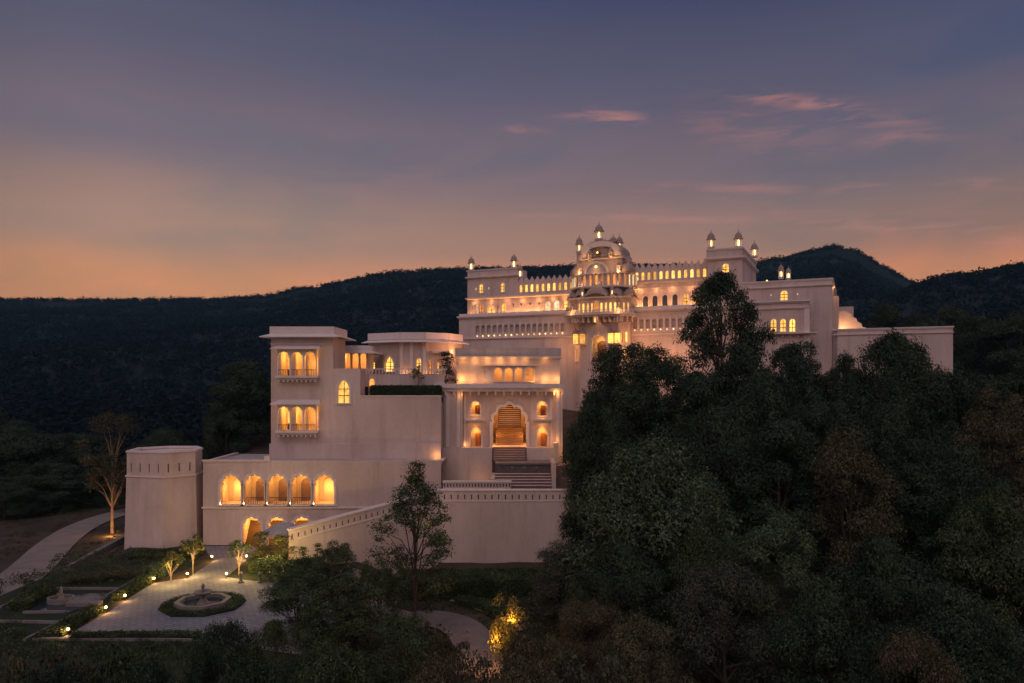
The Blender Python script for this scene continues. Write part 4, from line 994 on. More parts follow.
# lower continuing wall with the lit window
w0, w1, w2 = ru1, rf.u(360.3), rf.u(441); zt1 = rf.z(345,368.5); zt2 = rf.z(400,396.5)
facade(res, (w0+.0,0), (w1,0), rf.z(300,462)-1, zt1, [dict(W_(343.6,380.5,403,11.5,'point','glow',A=w0), t=.2)], .4, PL, 'low_wall')
facade(res, (w1,.0), (w1,2.6), rf.z(300,400), zt1, (), .4, PL, 'low_side_wall')
facade(res, (w1,0), (w2,0), rf.z(300,462)-1, zt2, (), .4, PL, 'garden_wall')
q = MB(); q.box(w1, w2, -.06, .42, zt2, zt2+.1); q.build('coping', TRIM, res)
q = MB(); q.box(-.12, w2, -.13, -.003, -1.5, rf.z(300,443.5)); q.build('wall_base', PL, res)
q = MB(); q.box(w1+.42, w2+.1, 2.0, 2.4, 0, rf.z(400,374,2.)); q.build('terrace_back_wall', PL, res)
q = MB(); q.extr(arch(w1+.42+.32, rf.z(363,396.5,2.), .46, 1.7, 'round'), 1.93, 1.997); q.build('pane', GLOWO, res)
q = MB(); q.box(w1+.41, w2, .42, 2.0, zt2-.6, zt2-.1); q.build('planting_bed', LAWN, res)
hl = MB()
for k in range(30): hl.box(rf.u(345)+k*.32-.04, rf.u(345)+k*.32+.04, 1.9, 1.98, rf.z(400,374,2.), rf.z(400,369.5,2.))
hl.box(rf.u(345)-.1, rf.u(345)+9.5, 1.86, 2.02, rf.z(400,369.5,2.), rf.z(400,368.5,2.)); hl.build('balustrade', TRIM, res)
light(res, (rf.u(437,-.4), -.6, rf.z(437,455)), 18, color=(1,.42,.12), r=.1)

# ---------------- octagonal pavilion and its loggia
vf = Frame(412, 80, 12.)
pav = thing('pavilion', 'low faceted white pavilion with flat parapet and lit arched windows', 'pavilion', vf.loc)
vx = lambda px, d: (vf.u(px, d), d)
VP = [vx(368.5,1.8), vx(400.5,-.6), vx(425,-.6), vx(448.5,1.2), vx(462,4.)]
vz1 = vf.z(412, 332.3, -.6); vzc = vf.z(412, 339.7, -.6); vz0 = 0.
def on(A, B, pxs):   # px -> u along a slanted segment
    out = []
    for px in pxs:
        dx = (px-512)/F; ax, ay = A[0]+vf.o[0], A[1]+vf.o[1]; ex, ey = B[0]-A[0], B[1]-A[1]
        t = (dx*ay-ax)/(ex-dx*ey); out.append((t*math.hypot(ex,ey), ay+t*ey))
    return out
def vop(A, B, px, yt, yb, w, kind='round', fill='glow', **k):
    (u0,Y0),(u1,Y1) = on(A, B, (px-w/2, px+w/2)); Yc = (Y0+Y1)/2; zb = CZ-(yb-HY)/F*Yc-vf.z0; zt = CZ-(yt-HY)/F*Yc-vf.z0
    return dict(uc=(u0+u1)/2, zb=zb, w=abs(u1-u0), h=zt-zb, kind=kind, fill=fill, **k)
facade(pav, VP[0], VP[1], vz0, vzc, [vop(VP[0],VP[1],373.8,362,368.5,3.6), vop(VP[0],VP[1],389.2,356.5,371.5,9.0,'point','glow',t=.22)], .35, PL, 'wall')
facade(pav, VP[1], VP[2], vz0, vzc, [vop(VP[1],VP[2],418.8,358.5,371.5,4.6)], .35, PL, 'wall')
facade(pav, VP[2], VP[3], vz0, vzc, [vop(VP[2],VP[3],430,360,375,3.8,'round','glowO'), vop(VP[2],VP[3],438.7,362,374.5,3.2), vop(VP[2],VP[3],444,360,372,1.4)], .35, PL, 'wall')
facade(pav, VP[3], VP[4], vz0, vzc, (), .35, PL, 'wall')
facade(pav, (VP[4][0],9), VP[0], vz0, vzc, (), .3, PL, 'back_wall')
pp = VP+[(VP[4][0],9),(VP[0][0],9)]; MB().prism(pp, vzc-.02, vzc+.05).build('roof', GREYP, pav)
q = MB()
for A, B in zip(VP[:-1], VP[1:]): M_, L_ = seg(A,B); q.box(0, L_, -.12, .2, vzc+.05, vz1, M_)
q.build('parapet', TRIM, pav)
q = MB()
for A, B in zip(VP[:-1], VP[1:]):
    M_, L_ = seg(A,B); q.add([(-.35,-.75,vzc-.22),(L_+.35,-.75,vzc-.22),(L_,.0,vzc+.04),(0,0,vzc+.04),(-.35,-.75,vzc-.30),(L_+.35,-.75,vzc-.30),(L_,0,vzc-.06),(0,0,vzc-.06)], [(0,1,2,3),(4,7,6,5),(0,4,5,1),(1,5,6,2),(0,3,7,4)], M_)
q.build('eave', TRIM, pav)
for px in (401.5,411.5,424.5): u = vf.u(px,-.6); MB().box(u-.18, u+.18, -.72, -.603, vz0, vzc-.1).build('pilaster', TRIM, pav)
q = MB(); q.box(vf.u(432,-.5), vf.u(449,-.5), -.5, .9, vf.z(440,353,-.5), vf.z(440,351,-.5)); q.build('window_canopy', TRIM, pav)
for px in (405,433,428,449): light(pav, (vf.u(px,-1.), -1.1, vf.z(px,373,-1.)), 14, r=.06, color=(1,.45,.15))
light(pav, (vf.u(453,1.5), 1.8, vf.z(453,352,1.5)), 16, r=.06)
lf = Frame(343, 77, 14.)
log = thing('loggia', 'small flat roofed loggia with lit open arches between block and pavilion', 'loggia', lf.loc)
l1 = lf.u(368.5); lz1 = lf.z(355,345.5)
facade(log, (0,0), (l1,0), 0, lf.z(355,351), [lf.op(p,353,369,6.2,0,0,'round','open',frame=False) for p in (347.2,355.3,363.2)], .3, PL, 'arcade_wall')
room(log, 0, l1, .32, 2.4, lf.z(355,371), lf.z(355,351)); q = MB(); q.box(-.1, l1+.1, -.1, 3, lf.z(355,351)+.003, lz1); q.build('roof', TRIM, log)
eave(log, -.1, l1+.1, -.1, 3, lf.z(355,350.5), .8, .25)
for p in (349,361): light(log, (lf.u(p), 1.1, lf.z(355,357)), 50, color=(1,.45,.12), r=.08)
facade(log, (l1,0), (l1,2.4), 0, lf.z(355,351), (), .3, PL, 'side_wall')

# ---------------- faceted corner tower
cf_ = Frame(165, 67.5, -.8)
ct = thing('corner_tower', 'broad faceted white tower with slit windows at the left end of the palace', 'tower', cf_.loc)
k_ = 64.8/F
plan = [(-36,-6),(-2,-34),(29,-24),(36.5,-4),(32,22),(4,36),(-26,28)]
ca, sa = math.cos(R(25)), math.sin(R(25)); pt = lambda s: [((x*ca-y*sa)*k_*s, (x*sa+y*ca)*k_*s) for x, y in plan]
zT_, zB_ = cf_.z(165,450.5), cf_.z(165,474)
body = MB(); body.prism(pt(1.05), -1, zB_, None, pt(.985)); body.build('body', PL, ct)
P_ = pt(.975); 
for i in range(7):
    A, B = P_[i], P_[(i+1)%7]; M_, L_ = seg(A, B); n = max(1, int(L_/.85)); hs = []
    if L_ > 1.2:
        for k in range(n): u = L_*(k+.5)/n; hs.append([(u-.06,zB_+.45),(u+.06,zB_+.45),(u+.06,zB_+1.2),(u-.06,zB_+1.2)])
    q = MB(); q.wall([(0,zB_+.12),(L_,zB_+.12),(L_,zT_),(0,zT_)], 0, .35, hs, M_); q.build('parapet_wall', PL, ct)
q = MB(); q.prism(pt(1.02), zB_, zB_+.12); q.build('string_course', TRIM, ct)
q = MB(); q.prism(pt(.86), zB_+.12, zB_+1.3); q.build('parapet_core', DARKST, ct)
outer, inner = pt(1.0), pt(.84); n=7; q = MB()
vs = [(x,y,zT_+.003) for x,y in outer]+[(x,y,zT_+.003) for x,y in inner]+[(x,y,zT_+.16) for x,y in outer]+[(x,y,zT_+.16) for x,y in inner]
q.add(vs, [f_ for i in range(n) for f_ in ((i,(i+1)%n,2*n+(i+1)%n,2*n+i),(n+(i+1)%n,n+i,3*n+i,3*n+(i+1)%n),(2*n+i,2*n+(i+1)%n,3*n+(i+1)%n,3*n+i))]); q.build('coping', TRIM, ct)
q = MB(); q.prism(pt(.88), zT_-.25, zT_-.1); q.build('tower_roof', TRIM, ct)
light(ct, (4.3*1.0, -.2, 1.5), 14, color=(1,.45,.2), r=.2)

# ================================================================== GARDEN
sheet('courtyard', [(64,637),(108,612),(127,599),(154,583),(187,578),(226,577),(262,582),(330,585),(340,660),(190,640)], .03, PAVE)
sheet('garden_path', [(187.5,578.2),(213,561),(203,546),(262,546),(247,560),(226,577.2)], .034, PAVE)
def lawn(label, pts, z=.02):
    q = [gp(a,b,0) for a,b in pts]; me = sheet('lawn', q, z, LAWN, px=False)
lawn('', [(-15,700),(-15,602),(48,576),(130,552),(212,560),(150,583),(64,637),(190,640),(340,660),(340,700)], .012)
sheet('lawn', [gp(a,b) for a,b in [(247,560),(226,577),(262,582),(330,585),(330,545),(263,546)]], .016, LAWN, px=False)
def kerb(pts, w=.16, h=.16, z=0., label='', m=KERB, name='kerb'):
    r = thing(name, label, 'kerb'); b = MB(); P = [gp(a,c,z) for a,c in pts]
    for A, B in zip(P[:-1], P[1:]): M_, L_ = seg(A,B); b.box(-.1, L_+.1, 0, w, z-.1, z+h, M_)
    b.build('kerb_stone', m, r); return r
kerb([(27,641),(88,610)], label='low stone kerb left of the lower courtyard lawn strip')
kerb([(108,597),(148,574)], label='low stone kerb running up towards the corner tower')
kerb([(3,608),(44,590),(118,590)], label='L shaped stone kerb around the sunken pool')
kerb([(24,614),(63,613.5)], label='short stone kerb in front of the sunken pool')
kerb([(0,623),(56,624)], label='thin stone kerb below the pool at the left edge')
kerb([(34,641),(190,642)], label='long low stone kerb along the front of the courtyard')
kerb([(70,572),(128,540)], w=.4, h=.5, z=-.6, label='pale kerb climbing beside the track to the tower')
# hedges
def hedge(label, pts, h, z=0., lm=L_MID):
    r = thing('hedge', label, 'hedge', (0,0,0)); P = [gp(a,b,z) for a,b in pts]; leaf_box(r, 'foliage', P, z, z+h, lm, 420, .07); return r
hedge('clipped hedge along the left side of the sunken pool', [(8,611),(24,611),(56,595),(44,591)], .55)
hedge('dark hedge strip between courtyard lamps and lower kerb', [(34,641),(62,637),(104,612),(90,611)], .35)
hedge('clipped hedge between pool kerb and courtyard lamps', [(111,602),(124,600),(152,583),(148,577)], .5)
hedge('low clipped hedge along the courtyard front', [(70,641),(200,640),(200,636),(72,637)], .3)
hedge('low shrubby border at the foot of the corner tower', [(128,560),(196,559),(204,553),(135,553)], .35, lm=L_MID)
hedge('dark clipped hedge right of the garden path', [(250,574),(320,578),(320,566),(252,566)], .7)
hedge('long dark hedge at the foot of the retaining wall', [(385,604),(440,601),(560,597),(560,586),(400,588)], 1.5, z=-2.2)
hedge('low dark hedge curling around the driveway', [(455,605),(480,610),(500,622),(505,618),(486,606),(458,601)], .5, z=-2.2)
# terrace hedge above the plain wall
r = thing('hedge', 'dark hedge on the terrace above the plain wall', 'hedge'); y0 = 70.45
leaf_box(r, 'foliage', [((370-512)/F*y0,y0),((440-512)/F*y0,y0),((440-512)/F*y0,71.6),((370-512)/F*y0,71.6)], CZ-(397-HY)/F*70-.4, CZ-(386.5-HY)/F*y0, L_DARK, 420, .08)
# octagonal fountain in the courtyard
fx, fy = gp(203, 606); fo = thing('fountain', 'octagonal stone fountain basin in the middle of the courtyard', 'fountain', (fx,fy,0))
kk = 54/F*fy/2
def oct_ring(b, r0, r1, z0, z1, n=8, ey=.95, rot=R(22.5)):
    vs = []
    for r_, z_ in ((r1,z0),(r1,z1),(r0,z1),(r0,z0)): vs += [(r_*math.cos(2*math.pi*k/n+rot), ey*r_*math.sin(2*math.pi*k/n+rot), z_) for k in range(n)]
    b.add(vs, [(i*n+k, i*n+(k+1)%n, ((i+1)%4)*n+(k+1)%n, ((i+1)%4)*n+k) for i in range(4) for k in range(n)])
b = MB(); oct_ring(b, kk*.82, kk, .02, .42); b.build('basin_rim', KERB, fo)
b = MB(); b.lathe([(kk*.83,.02),(kk*.83,.18)], 8, rot=R(22.5)); b.build('water', WATER, fo)
b = MB(); b.lathe([(.5,.1),(.3,.3),(.18,.5),(.18,.7),(.55,.85),(.6,.95),(.1,.9),(.08,1.2),(.14,1.3),(.02,1.5)], 12); b.build('pedestal', KERB, fo)
bb = thing('planting_ring', 'octagonal bed of low plants around the courtyard fountain', 'flower bed', (fx,fy,0)); b = MB(); oct_ring(b, kk*1.02, kk*1.52, .035, .16, rot=R(22.5)); b.build('soil', LAWN, bb)
n_ = 5200; a = rng.uniform(0,2*math.pi,n_); rr = kk*rng.uniform(1.04,1.46,n_); link('foliage', leaf_mesh('ring_leaves', np.column_stack([rr*np.cos(a), .95*rr*np.sin(a), rng.uniform(.14,.3,n_)]), rng.normal(size=(n_,3))+[0,0,1], .06, L_MID), None, bb)
# sunken pool at the left
sheet('pool_water', [(26,612.5),(54,593),(115,593),(98,603),(84,603.5),(84,608),(66,612.5)], .05, WATER)
pxx, pyy = gp(61, 603); pb_ = thing('pool_basin', 'round stone basin standing in the sunken pool', 'fountain', (pxx,pyy,0)); kk = 26/F*pyy/2
b = MB(); oct_ring(b, kk*.82, kk, .06, .4, 20, .8, 0); b.build('basin_rim', KERB, pb_); b = MB(); b.lathe([(kk*.3,.06),(kk*.25,.3),(.12,.5),(.1,.9),(.02,1.1)], 10); b.build('pedestal', KERB, pb_)
pj = thing('pool_platform', 'small square stone platform projecting into the pool', 'platform', gp(84,606)+(0,)); b = MB(); b.box(-1.0,1.1,-.35,.3,.06,.3); b.build('slab', KERB, pj)
# garden lamps
def lamp_proto(label, px, py, W):
    x, y = gp(px, py); t = thing('garden_lamp', label, 'lamp', (x,y,.03), 0, 'small lamps along the courtyard edge')
    MB().lathe([(.07,0),(.05,.04),(.03,.05),(.03,.22),(.09,.24),(.09,.26)], 8).build('post', METAL, t)
    MB().lathe([(.03,.27),(.085,.30),(.085,.38),(.03,.42)], 8).build('bulb', BULB, t)
    light(t, (0,-.16,.42), W*1.25, color=(1,.50,.15), r=.04); return t
for lab, px, py in (('glowing garden lamp at the tower end of the path, left side',212,561),('glowing garden lamp opposite it on the right side of the path',246.5,560.5),('glowing garden lamp where the path meets the courtyard, left corner',187.5,578.5),
    ('glowing garden lamp where the path meets the courtyard, right corner',226.5,578.5),('glowing garden lamp at the upper end of the clipped hedge',154,583.5),('glowing garden lamp at the lower end of the clipped hedge beside the pool',125,601),
    ('glowing garden lamp just below the clipped hedge, above the lawn strip',106,613),('glowing garden lamp nearest the front kerb, lowest of all',68,635.5)):
    lamp_proto(lab, px, py, 34)
# bollards
for lab, px in (('squat pale stone bollard at the courtyard edge beside the hedge, left of two',241),('squat pale stone bollard at the courtyard edge beside the hedge, right of two',260)):
    x, y = gp(px, 583); t = thing('bollard', lab, 'bollard', (x,y,.03)); MB().lathe([(.2,0),(.2,.1),(.13,.14),(.1,.5),(.15,.55),(.12,.7),(.03,.8)], 8).build('post', KERB, t)
# canvas canopy in front of the lower arches
x, y = gp(284, 556); 
cn = thing('canopy', 'grey square canvas canopy in front of the lower arches', 'canopy', (x,y,0))
b = MB(); w = 1.75; zt_, ze = CZ-(522.5-HY)/F*y, CZ-(531-HY)/F*y; b.add([(-w,-w*.8,ze),(w,-w*.8,ze),(w,w*.8,ze),(-w,w*.8,ze),(-.4,0,zt_),(.4,0,zt_)], [(0,1,5,4),(1,2,5),(2,3,4,5),(3,0,4)]); 
b.add([(-w,-w*.8,ze-.03),(w,-w*.8,ze-.03),(w,w*.8,ze-.03),(-w,w*.8,ze-.03),(-.4,0,zt_-.05),(.4,0,zt_-.05)], [(4,5,1,0),(5,2,1),(5,4,3,2),(4,0,3)]); b.build('canvas', CLOTH, cn)
b = MB()
for i in range(12): b.add([(-w+i*2*w/12,-w*.8-.005,ze),(-w+(i+1)*2*w/12-.03,-w*.8-.005,ze),(-w+(i+1)*2*w/12-.03,-w*.8-.02,ze-.3),(-w+(i+.5)*2*w/12,-w*.8-.02,ze-.38),(-w+i*2*w/12,-w*.8-.02,ze-.3)], [(0,1,2,3,4)])
b.build('valance', CLOTH, cn); 
for sx_ in (-1,1):
    for sy_ in (-1,1): MB().lathe([(.04,0),(.03,ze)], 8, (sx_*(w-.1), sy_*(w*.8-.1))).build('pole', METAL, cn)
# roads
ribbon('track', [gp(-70,655,-1.), gp(-10,604,-1.2), gp(30,572,-1.5), gp(62,541,-1.9), gp(92,524,-2.3), gp(132,511,-2.6), gp(170,505,-2.9)], (3.8,3.2), TRACK, .10)
ribbon('driveway', [gp(330,596,-2), gp(400,617,-2.1), gp(430,616,-2.1), gp(458,622,-2.1), gp(475,640,-2.3), gp(480,665,-2.7), gp(478,700,-3.2)], (2.9,2.9), DRIVE, .16)
ribbon('footpath', [gp(455,598,-2.), gp(478,604,-2.), gp(500,614,-2.1), gp(515,630,-2.3)], (1.3,1.2), KERB, .14, 20)

# ================================================================== TREES
T = tree
T('broadleaf_tree', 'tall spreading tree rising in front of the palace right wing, top among the windows', 722, 269, 102, 76, 'spread', L_DARK, seed=5)
T('broadleaf_tree', 'dense dark tree right of the gatehouse, crown under the palace doorway', 624, 339, 98, 68, 'dense_a', seed=2)
T('broadleaf_tree', 'dark round crown below the palace right wing podium', 665, 345, 92, 72, 'dense_b', seed=3)
T('broadleaf_tree', 'dense dark tree under the tall spreading tree, left of the bastion', 735, 338, 110, 69, 'dense_a', seed=4)
T('broadleaf_tree', 'dark tree reaching up to the awning of the right block', 798, 338, 96, 72, 'dense_a', seed=6)
T('broadleaf_tree', 'large dark tree covering the bastion wall middle', 893, 332, 122, 66, 'dense_c', seed=7)
T('broadleaf_tree', 'dark leafy tree hiding the right end foot of the bastion', 948, 368, 92, 66, 'dense_a', seed=8)
T('broadleaf_tree', 'small dark tree at the bastion left end, sky gaps beside it', 846, 352, 56, 68, 'dense_b', seed=9)
T('broadleaf_tree', 'big rounded dark tree at the right end of the retaining wall', 655, 437, 186, 52, 'dense_c', L_GREEN3, seed=10)
T('broadleaf_tree', 'dark tree filling the slope beneath the stair landing', 600, 400, 84, 62, 'dense_a', seed=12)
T('broadleaf_tree', 'dark tree mass behind the rounded tree, mid slope', 712, 405, 120, 60, 'dense_c', seed=13)
T('broadleaf_tree', 'dark tree left of the brownish bushy tree', 778, 415, 120, 58, 'dense_a', seed=14)
T('brown_tree', 'brownish olive tree standing among the dark trees', 850, 425, 88, 52, 'olive', L_OLIVE, seed=15)
T('broadleaf_tree', 'dark tree right of the brownish olive tree', 925, 440, 118, 54, 'dense_b', seed=16)
T('brown_tree', 'tall dusty brownish tree at the right edge', 992, 385, 80, 58, 'olive', L_OLIVE, seed=17)
T('broadleaf_tree', 'dark tree at the far right edge halfway up', 1035, 345, 120, 72, 'dense_a', seed=18)
T('broadleaf_tree', 'green tree filling the right foreground slope', 1000, 490, 130, 46, 'dense_c', L_MID, seed=19)
T('broadleaf_tree', 'lighter green foreground tree right of centre', 775, 512, 110, 44, 'dense_b', L_GREEN3, seed=20)
T('broadleaf_tree', 'dark foreground tree between the two lighter green ones', 880, 535, 130, 44, 'dense_c', seed=21)
T('broadleaf_tree', 'greyish green foreground tree low at the bottom right of centre', 725, 560, 120, 42, 'olive_b', L_GREY, seed=22)
T('broadleaf_tree', 'low dark tree at the bottom edge right of centre', 830, 585, 140, 38, 'dense_c', seed=23)
T('broadleaf_tree', 'dark tree crown at the bottom right', 960, 580, 150, 37, 'dense_a', seed=24)
T('brown_tree', 'brownish bush tree at the bottom right corner', 915, 628, 110, 33, 'olive_b', L_OLIVE, seed=25)
T('broadleaf_tree', 'dark tree close to the stair side wall at the canopy left edge', 594, 390, 58, 64, 'dense_b', seed=101)
T('broadleaf_tree', 'dark tree filling the canopy under the podium lamps', 695, 372, 104, 66, 'dense_a', seed=102)
T('broadleaf_tree', 'dark tree in the middle of the canopy, below the tall spreading tree', 765, 368, 112, 64, 'dense_c', seed=103)
T('broadleaf_tree', 'dark tree behind the brownish olive tree top', 828, 396, 84, 62, 'dense_a', seed=104)
T('broadleaf_tree', 'dark tree under the bastion, between the two brownish trees', 900, 400, 110, 60, 'dense_c', seed=105)
T('broadleaf_tree', 'dark tree left of the tall brownish edge tree, lower', 965, 440, 100, 52, 'dense_a', seed=106)
T('broadleaf_tree', 'dark tree low behind the bare ground in the centre', 620, 540, 110, 46, 'dense_c', seed=107)
T('broadleaf_tree', 'dark low tree right of the rounded tree foot', 700, 520, 110, 47, 'dense_c', L_MID, seed=108)
T('broadleaf_tree', 'dark tree just past the right edge, upper slope', 1090, 380, 120, 66, 'dense_c', seed=111)
T('broadleaf_tree', 'dark tree just past the right edge, lower slope', 1075, 500, 150, 48, 'dense_a', seed=112)
T('broadleaf_tree', 'dark tree well past the right edge', 1160, 430, 150, 58, 'dense_b', seed=113)
T('shrub', 'tall greyish brown shrub at the right end of the retaining wall', 560, 540, 64, 52, 'olive', L_GREY, cat='shrub', seed=26)
T('shrub', 'brown twiggy shrub in front of the rounded tree', 590, 600, 90, 42, 'olive_b', L_OLIVE, cat='shrub', seed=27)
T('shrub', 'mid green leafy shrub low at the bottom centre', 640, 615, 100, 38, 'olive_b', L_GREEN2, cat='shrub', seed=28)
T('shrub', 'olive brown shrub at the bottom centre beside the driveway', 535, 628, 80, 38, 'bush_b', L_OLIVE, cat='shrub', seed=29)
T('shrub', 'broad dull shrub at the bottom centre, lowest', 590, 645, 110, 34, 'bush_b', L_GREY, cat='shrub', seed=30)
ye = T('shrub', 'yellow lit leafy shrub at the driveway bend', 507, 592, 46, 46, 'bush_b', L_BRIGHT, cat='shrub', seed=31)
light(ye, (-.9, -1.3, 1.9), 150, color=(1,.40,.07), r=.1, name='spot_lamp'); light(ye, (.3,-1.3,3.1), 110, color=(1,.40,.07), r=.1, name='spot_lamp')
sl = T('slender_tree', 'slender airy tree standing alone before the ramp wall', 415, 459, 98, 50, 'slender', L_MID, seed=33)
light(sl, (.6, 1.4, 7.4), 16, color=(1,.62,.22), r=.1, name='spot_lamp')
T('broadleaf_tree', 'dark green tree left of the slender tree in the foreground', 345, 572, 100, 42, 'dense_b', L_MID, seed=34)
T('broadleaf_tree', 'dark foreground tree overlapping the courtyard right side', 298, 566, 74, 42, 'olive', L_MID, seed=35)
T('shrub', 'dark shrub at the bottom below the slender tree', 400, 612, 90, 38, 'olive_b', L_MID, cat='shrub', seed=36)
T('shrub', 'brownish shrub beside the driveway, below the slender tree', 450, 640, 80, 37, 'bush_b', L_OLIVE, cat='shrub', seed=37)
T('shrub', 'low olive shrub hiding the inner bend of the driveway', 428, 622, 66, 40, 'bush_b', L_OLIVE, cat='shrub', seed=131)
T('shrub', 'rounded brownish shrub at the bottom, left of the yellow lit one', 478, 646, 70, 36, 'bush_b', L_GREY, cat='shrub', seed=132)
T('shrub', 'dense olive shrub at the bottom edge below the driveway', 440, 655, 110, 33, 'olive_b', L_OLIVE, cat='shrub', seed=133)
T('shrub', 'dull green shrub at the bottom edge, right of the driveway foot', 525, 655, 100, 33, 'olive_b', L_GREEN2, cat='shrub', seed=134)
for lab_, px_, yt_, w_, Y_ in (('dark low tree beyond the track, at the left frame edge',5,482,60,90),('dark low tree beyond the track, between edge and lit tree',42,487,60,95),('dark low tree just left of the tree with the lit trunk',80,478,50,100),('dark low bushy tree behind the corner tower, left side',140,465,60,98)):
    T('broadleaf_tree', lab_, px_, yt_, w_, Y_, 'dense_c', seed=px_+200)
T('shrub', 'tall dark shrub between ramp wall and courtyard tree', 335, 540, 46, 50, 'olive', L_MID, cat='shrub', seed=38)
T('shrub', 'dark feathery shrub right of the leafy courtyard tree', 378, 556, 50, 48, 'olive', L_MID, cat='shrub', seed=39)
for i, (lab, px, yt, w, Y, key, m_) in enumerate([
    ('dark bush at the bottom left corner', 10, 645, 80, 34, 'bush_b', L_OLIVE), ('reddish bush at the bottom left below the kerb', 60, 643, 70, 35, 'bush_b', L_RED),
    ('dark bush below the front kerb, left of centre of the courtyard', 115, 648, 74, 34, 'bush', L_MID), ('spiky dark bush against the front kerb middle', 165, 640, 60, 34.5, 'bush_b', L_MID),
    ('large dark shrub overlapping the courtyard front right', 222, 618, 84, 36, 'olive_b', L_DARK), ('dark shrub at the bottom below the courtyard, second row', 140, 660, 120, 31, 'olive_b', L_DARK),
    ('low dark shrub at the bottom left, second row', 45, 662, 120, 31, 'olive_b', L_DARK), ('dark shrub between courtyard shrub and foreground tree', 268, 622, 70, 37, 'olive_b', L_MID),
    ('wide dark shrub at the bottom, left of the driveway', 330, 640, 110, 34, 'olive_b', L_MID), ('low dark shrub at the bottom under the courtyard tree', 250, 655, 110, 32, 'olive_b', L_DARK)]):
    T('shrub', lab, px, yt, w, Y, key, m_, cat='shrub', seed=50+i)
# behind the tower and beyond
T('broadleaf_tree', 'dark tree behind the residence block, left side', 245, 358, 80, 88, 'dense_a', seed=70)
T('broadleaf_tree', 'dark tree lower left behind the arcade building', 225, 405, 50, 84, 'dense_b', seed=71)
ar = T('bare_tree', 'sparse brownish tree with warm lit trunk beside the track', 112, 410, 66, 80, 'airy', L_OLIVE, seed=72)
light(ar, (.7, -1.6, .5), 190, color=(1,.45,.12), r=.1, name='spot_lamp'); light(ar, (.9, -1.7, 3.2), 60, color=(1,.45,.12), r=.1, name='spot_lamp')
for i, (lab, px, yt, w, Y) in enumerate([('dark tree beyond the track at the left edge', 15, 425, 110, 105), ('dark tree beyond the track, second from the left edge', 75, 432, 90, 112), ('dark tree behind the corner tower', 165, 428, 80, 110), ('low dark tree between track and lit tree', 50, 462, 80, 97), ('dark tree far left behind the others', -20, 405, 120, 130)]):
    T('broadleaf_tree', lab, px, yt, w, Y, 'dense_a' if i%2 else 'dense_c', seed=80+i)
for i, (lab, px, yt, w, Y) in enumerate([('dark tree crown just right of the lit stair court', 882, 300, 66, 125), ('dark tree rising behind the bastion wall middle', 925, 312, 70, 118), ('dark tree behind the bastion right end', 975, 312, 70, 112), ('tall dark tree at the right edge behind the bastion', 1018, 310, 90, 105), ('dark tree behind the bastion, farthest', 955, 302, 80, 140)]):
    T('broadleaf_tree', lab, px, yt, w, Y, 'dense_b' if i%2 else 'dense_a', seed=90+i)
# garden plants
for lab, px, yb, yt, w, key, m_ in (('small lit frangipani tree left of the path, nearer',171,583,550,25,'frangipani',None), ('small lit frangipani tree left of the path, nearer the building',193,574,533,27,'frangipani',None), ('small dark-crowned tree right of the path',239,575,538,26,'frangipani',L_MID)):
    x, Y = gp(px, yb); T('frangipani_tree', lab, px, yt, w, Y, key, m_, ground=.02, seed=px)
fl = [o for o in COL.objects if o.name.startswith('frangipani_tree')]
for o in fl: light(o, (.35,-.95,1.1), 130, color=(1,.66,.22), r=.05, name='spot_lamp')
for lab, px, yb, yt, w, key, m_ in (('yellow lit bushy shrub in front of the lower arches',262,566,530,26,'upright',L_BRIGHT), ('yellow green lit shrub under the grey canopy',281,570,533,30,'upright',L_BRIGHT), ('upright dark conifer-like shrub beside the canopy',303,575,545,14,'upright',L_MID), ('upright dark shrub before the ramp wall, right one',318,572,542,14,'upright',L_MID),
    ('rounded dark bush at the path corner',270,582,556,40,'bush',L_MID), ('rounded dark bush right of the bollards',300,590,556,44,'bush',L_MID), ('olive bush at the foot of the ramp wall',330,588,556,40,'bush_b',L_OLIVE),('leafy green bush beside the hedge end, left of the frangipani trees',150,580,562,34,'bush',L_GREEN3),('low dark bush under the corner tower',115,580,564,40,'bush_b',L_OLIVE),('low dark bush beside the pool kerb',80,584,572,36,'bush',L_OLIVE)):
    x, Y = gp(px, yb); T('shrub', lab, px, yt, w, Y, key, m_, cat='shrub', ground=.01, seed=px)
b_ = thing('lamp_post', 'little uplighter hidden in the lit shrubs by the arches', 'lamp', gp(270,576)+(.02,)); MB().lathe([(.06,0),(.06,.2),(.1,.25)],8).build('housing', METAL, b_); MB().lathe([(.02,.26),(.07,.28),(.02,.3)],8).build('bulb', BULB, b_)
light(b_, (0,-1.4,2.5), 260, color=(1,.66,.2), r=.06); light(b_, (1.4,-1.2,2.6), 170, color=(1,.66,.2), r=.06); light(b_, (-1.2,-.9,2.2), 130, color=(1,.66,.2), r=.06)
# terrace plants
for lab, px, yb, yt, w, Y, m_ in (('small lit palm-like plant on the terrace above the plain wall',418,397,364,15,70.9,L_BRIGHT), ('dark shrub in front of the pavilion right side',446,386,350,22,73,L_DARK)):
    t = T('terrace_plant', lab, px, yt, w, Y, 'frangipani' if m_ is L_BRIGHT else 'upright', m_, cat='plant', ground=CZ-(yb-HY)/F*Y, seed=px)
    if m_ is L_BRIGHT: light(t, (.2,-.35,.6), 9, color=(1,.65,.2), r=.05, name='spot_lamp')

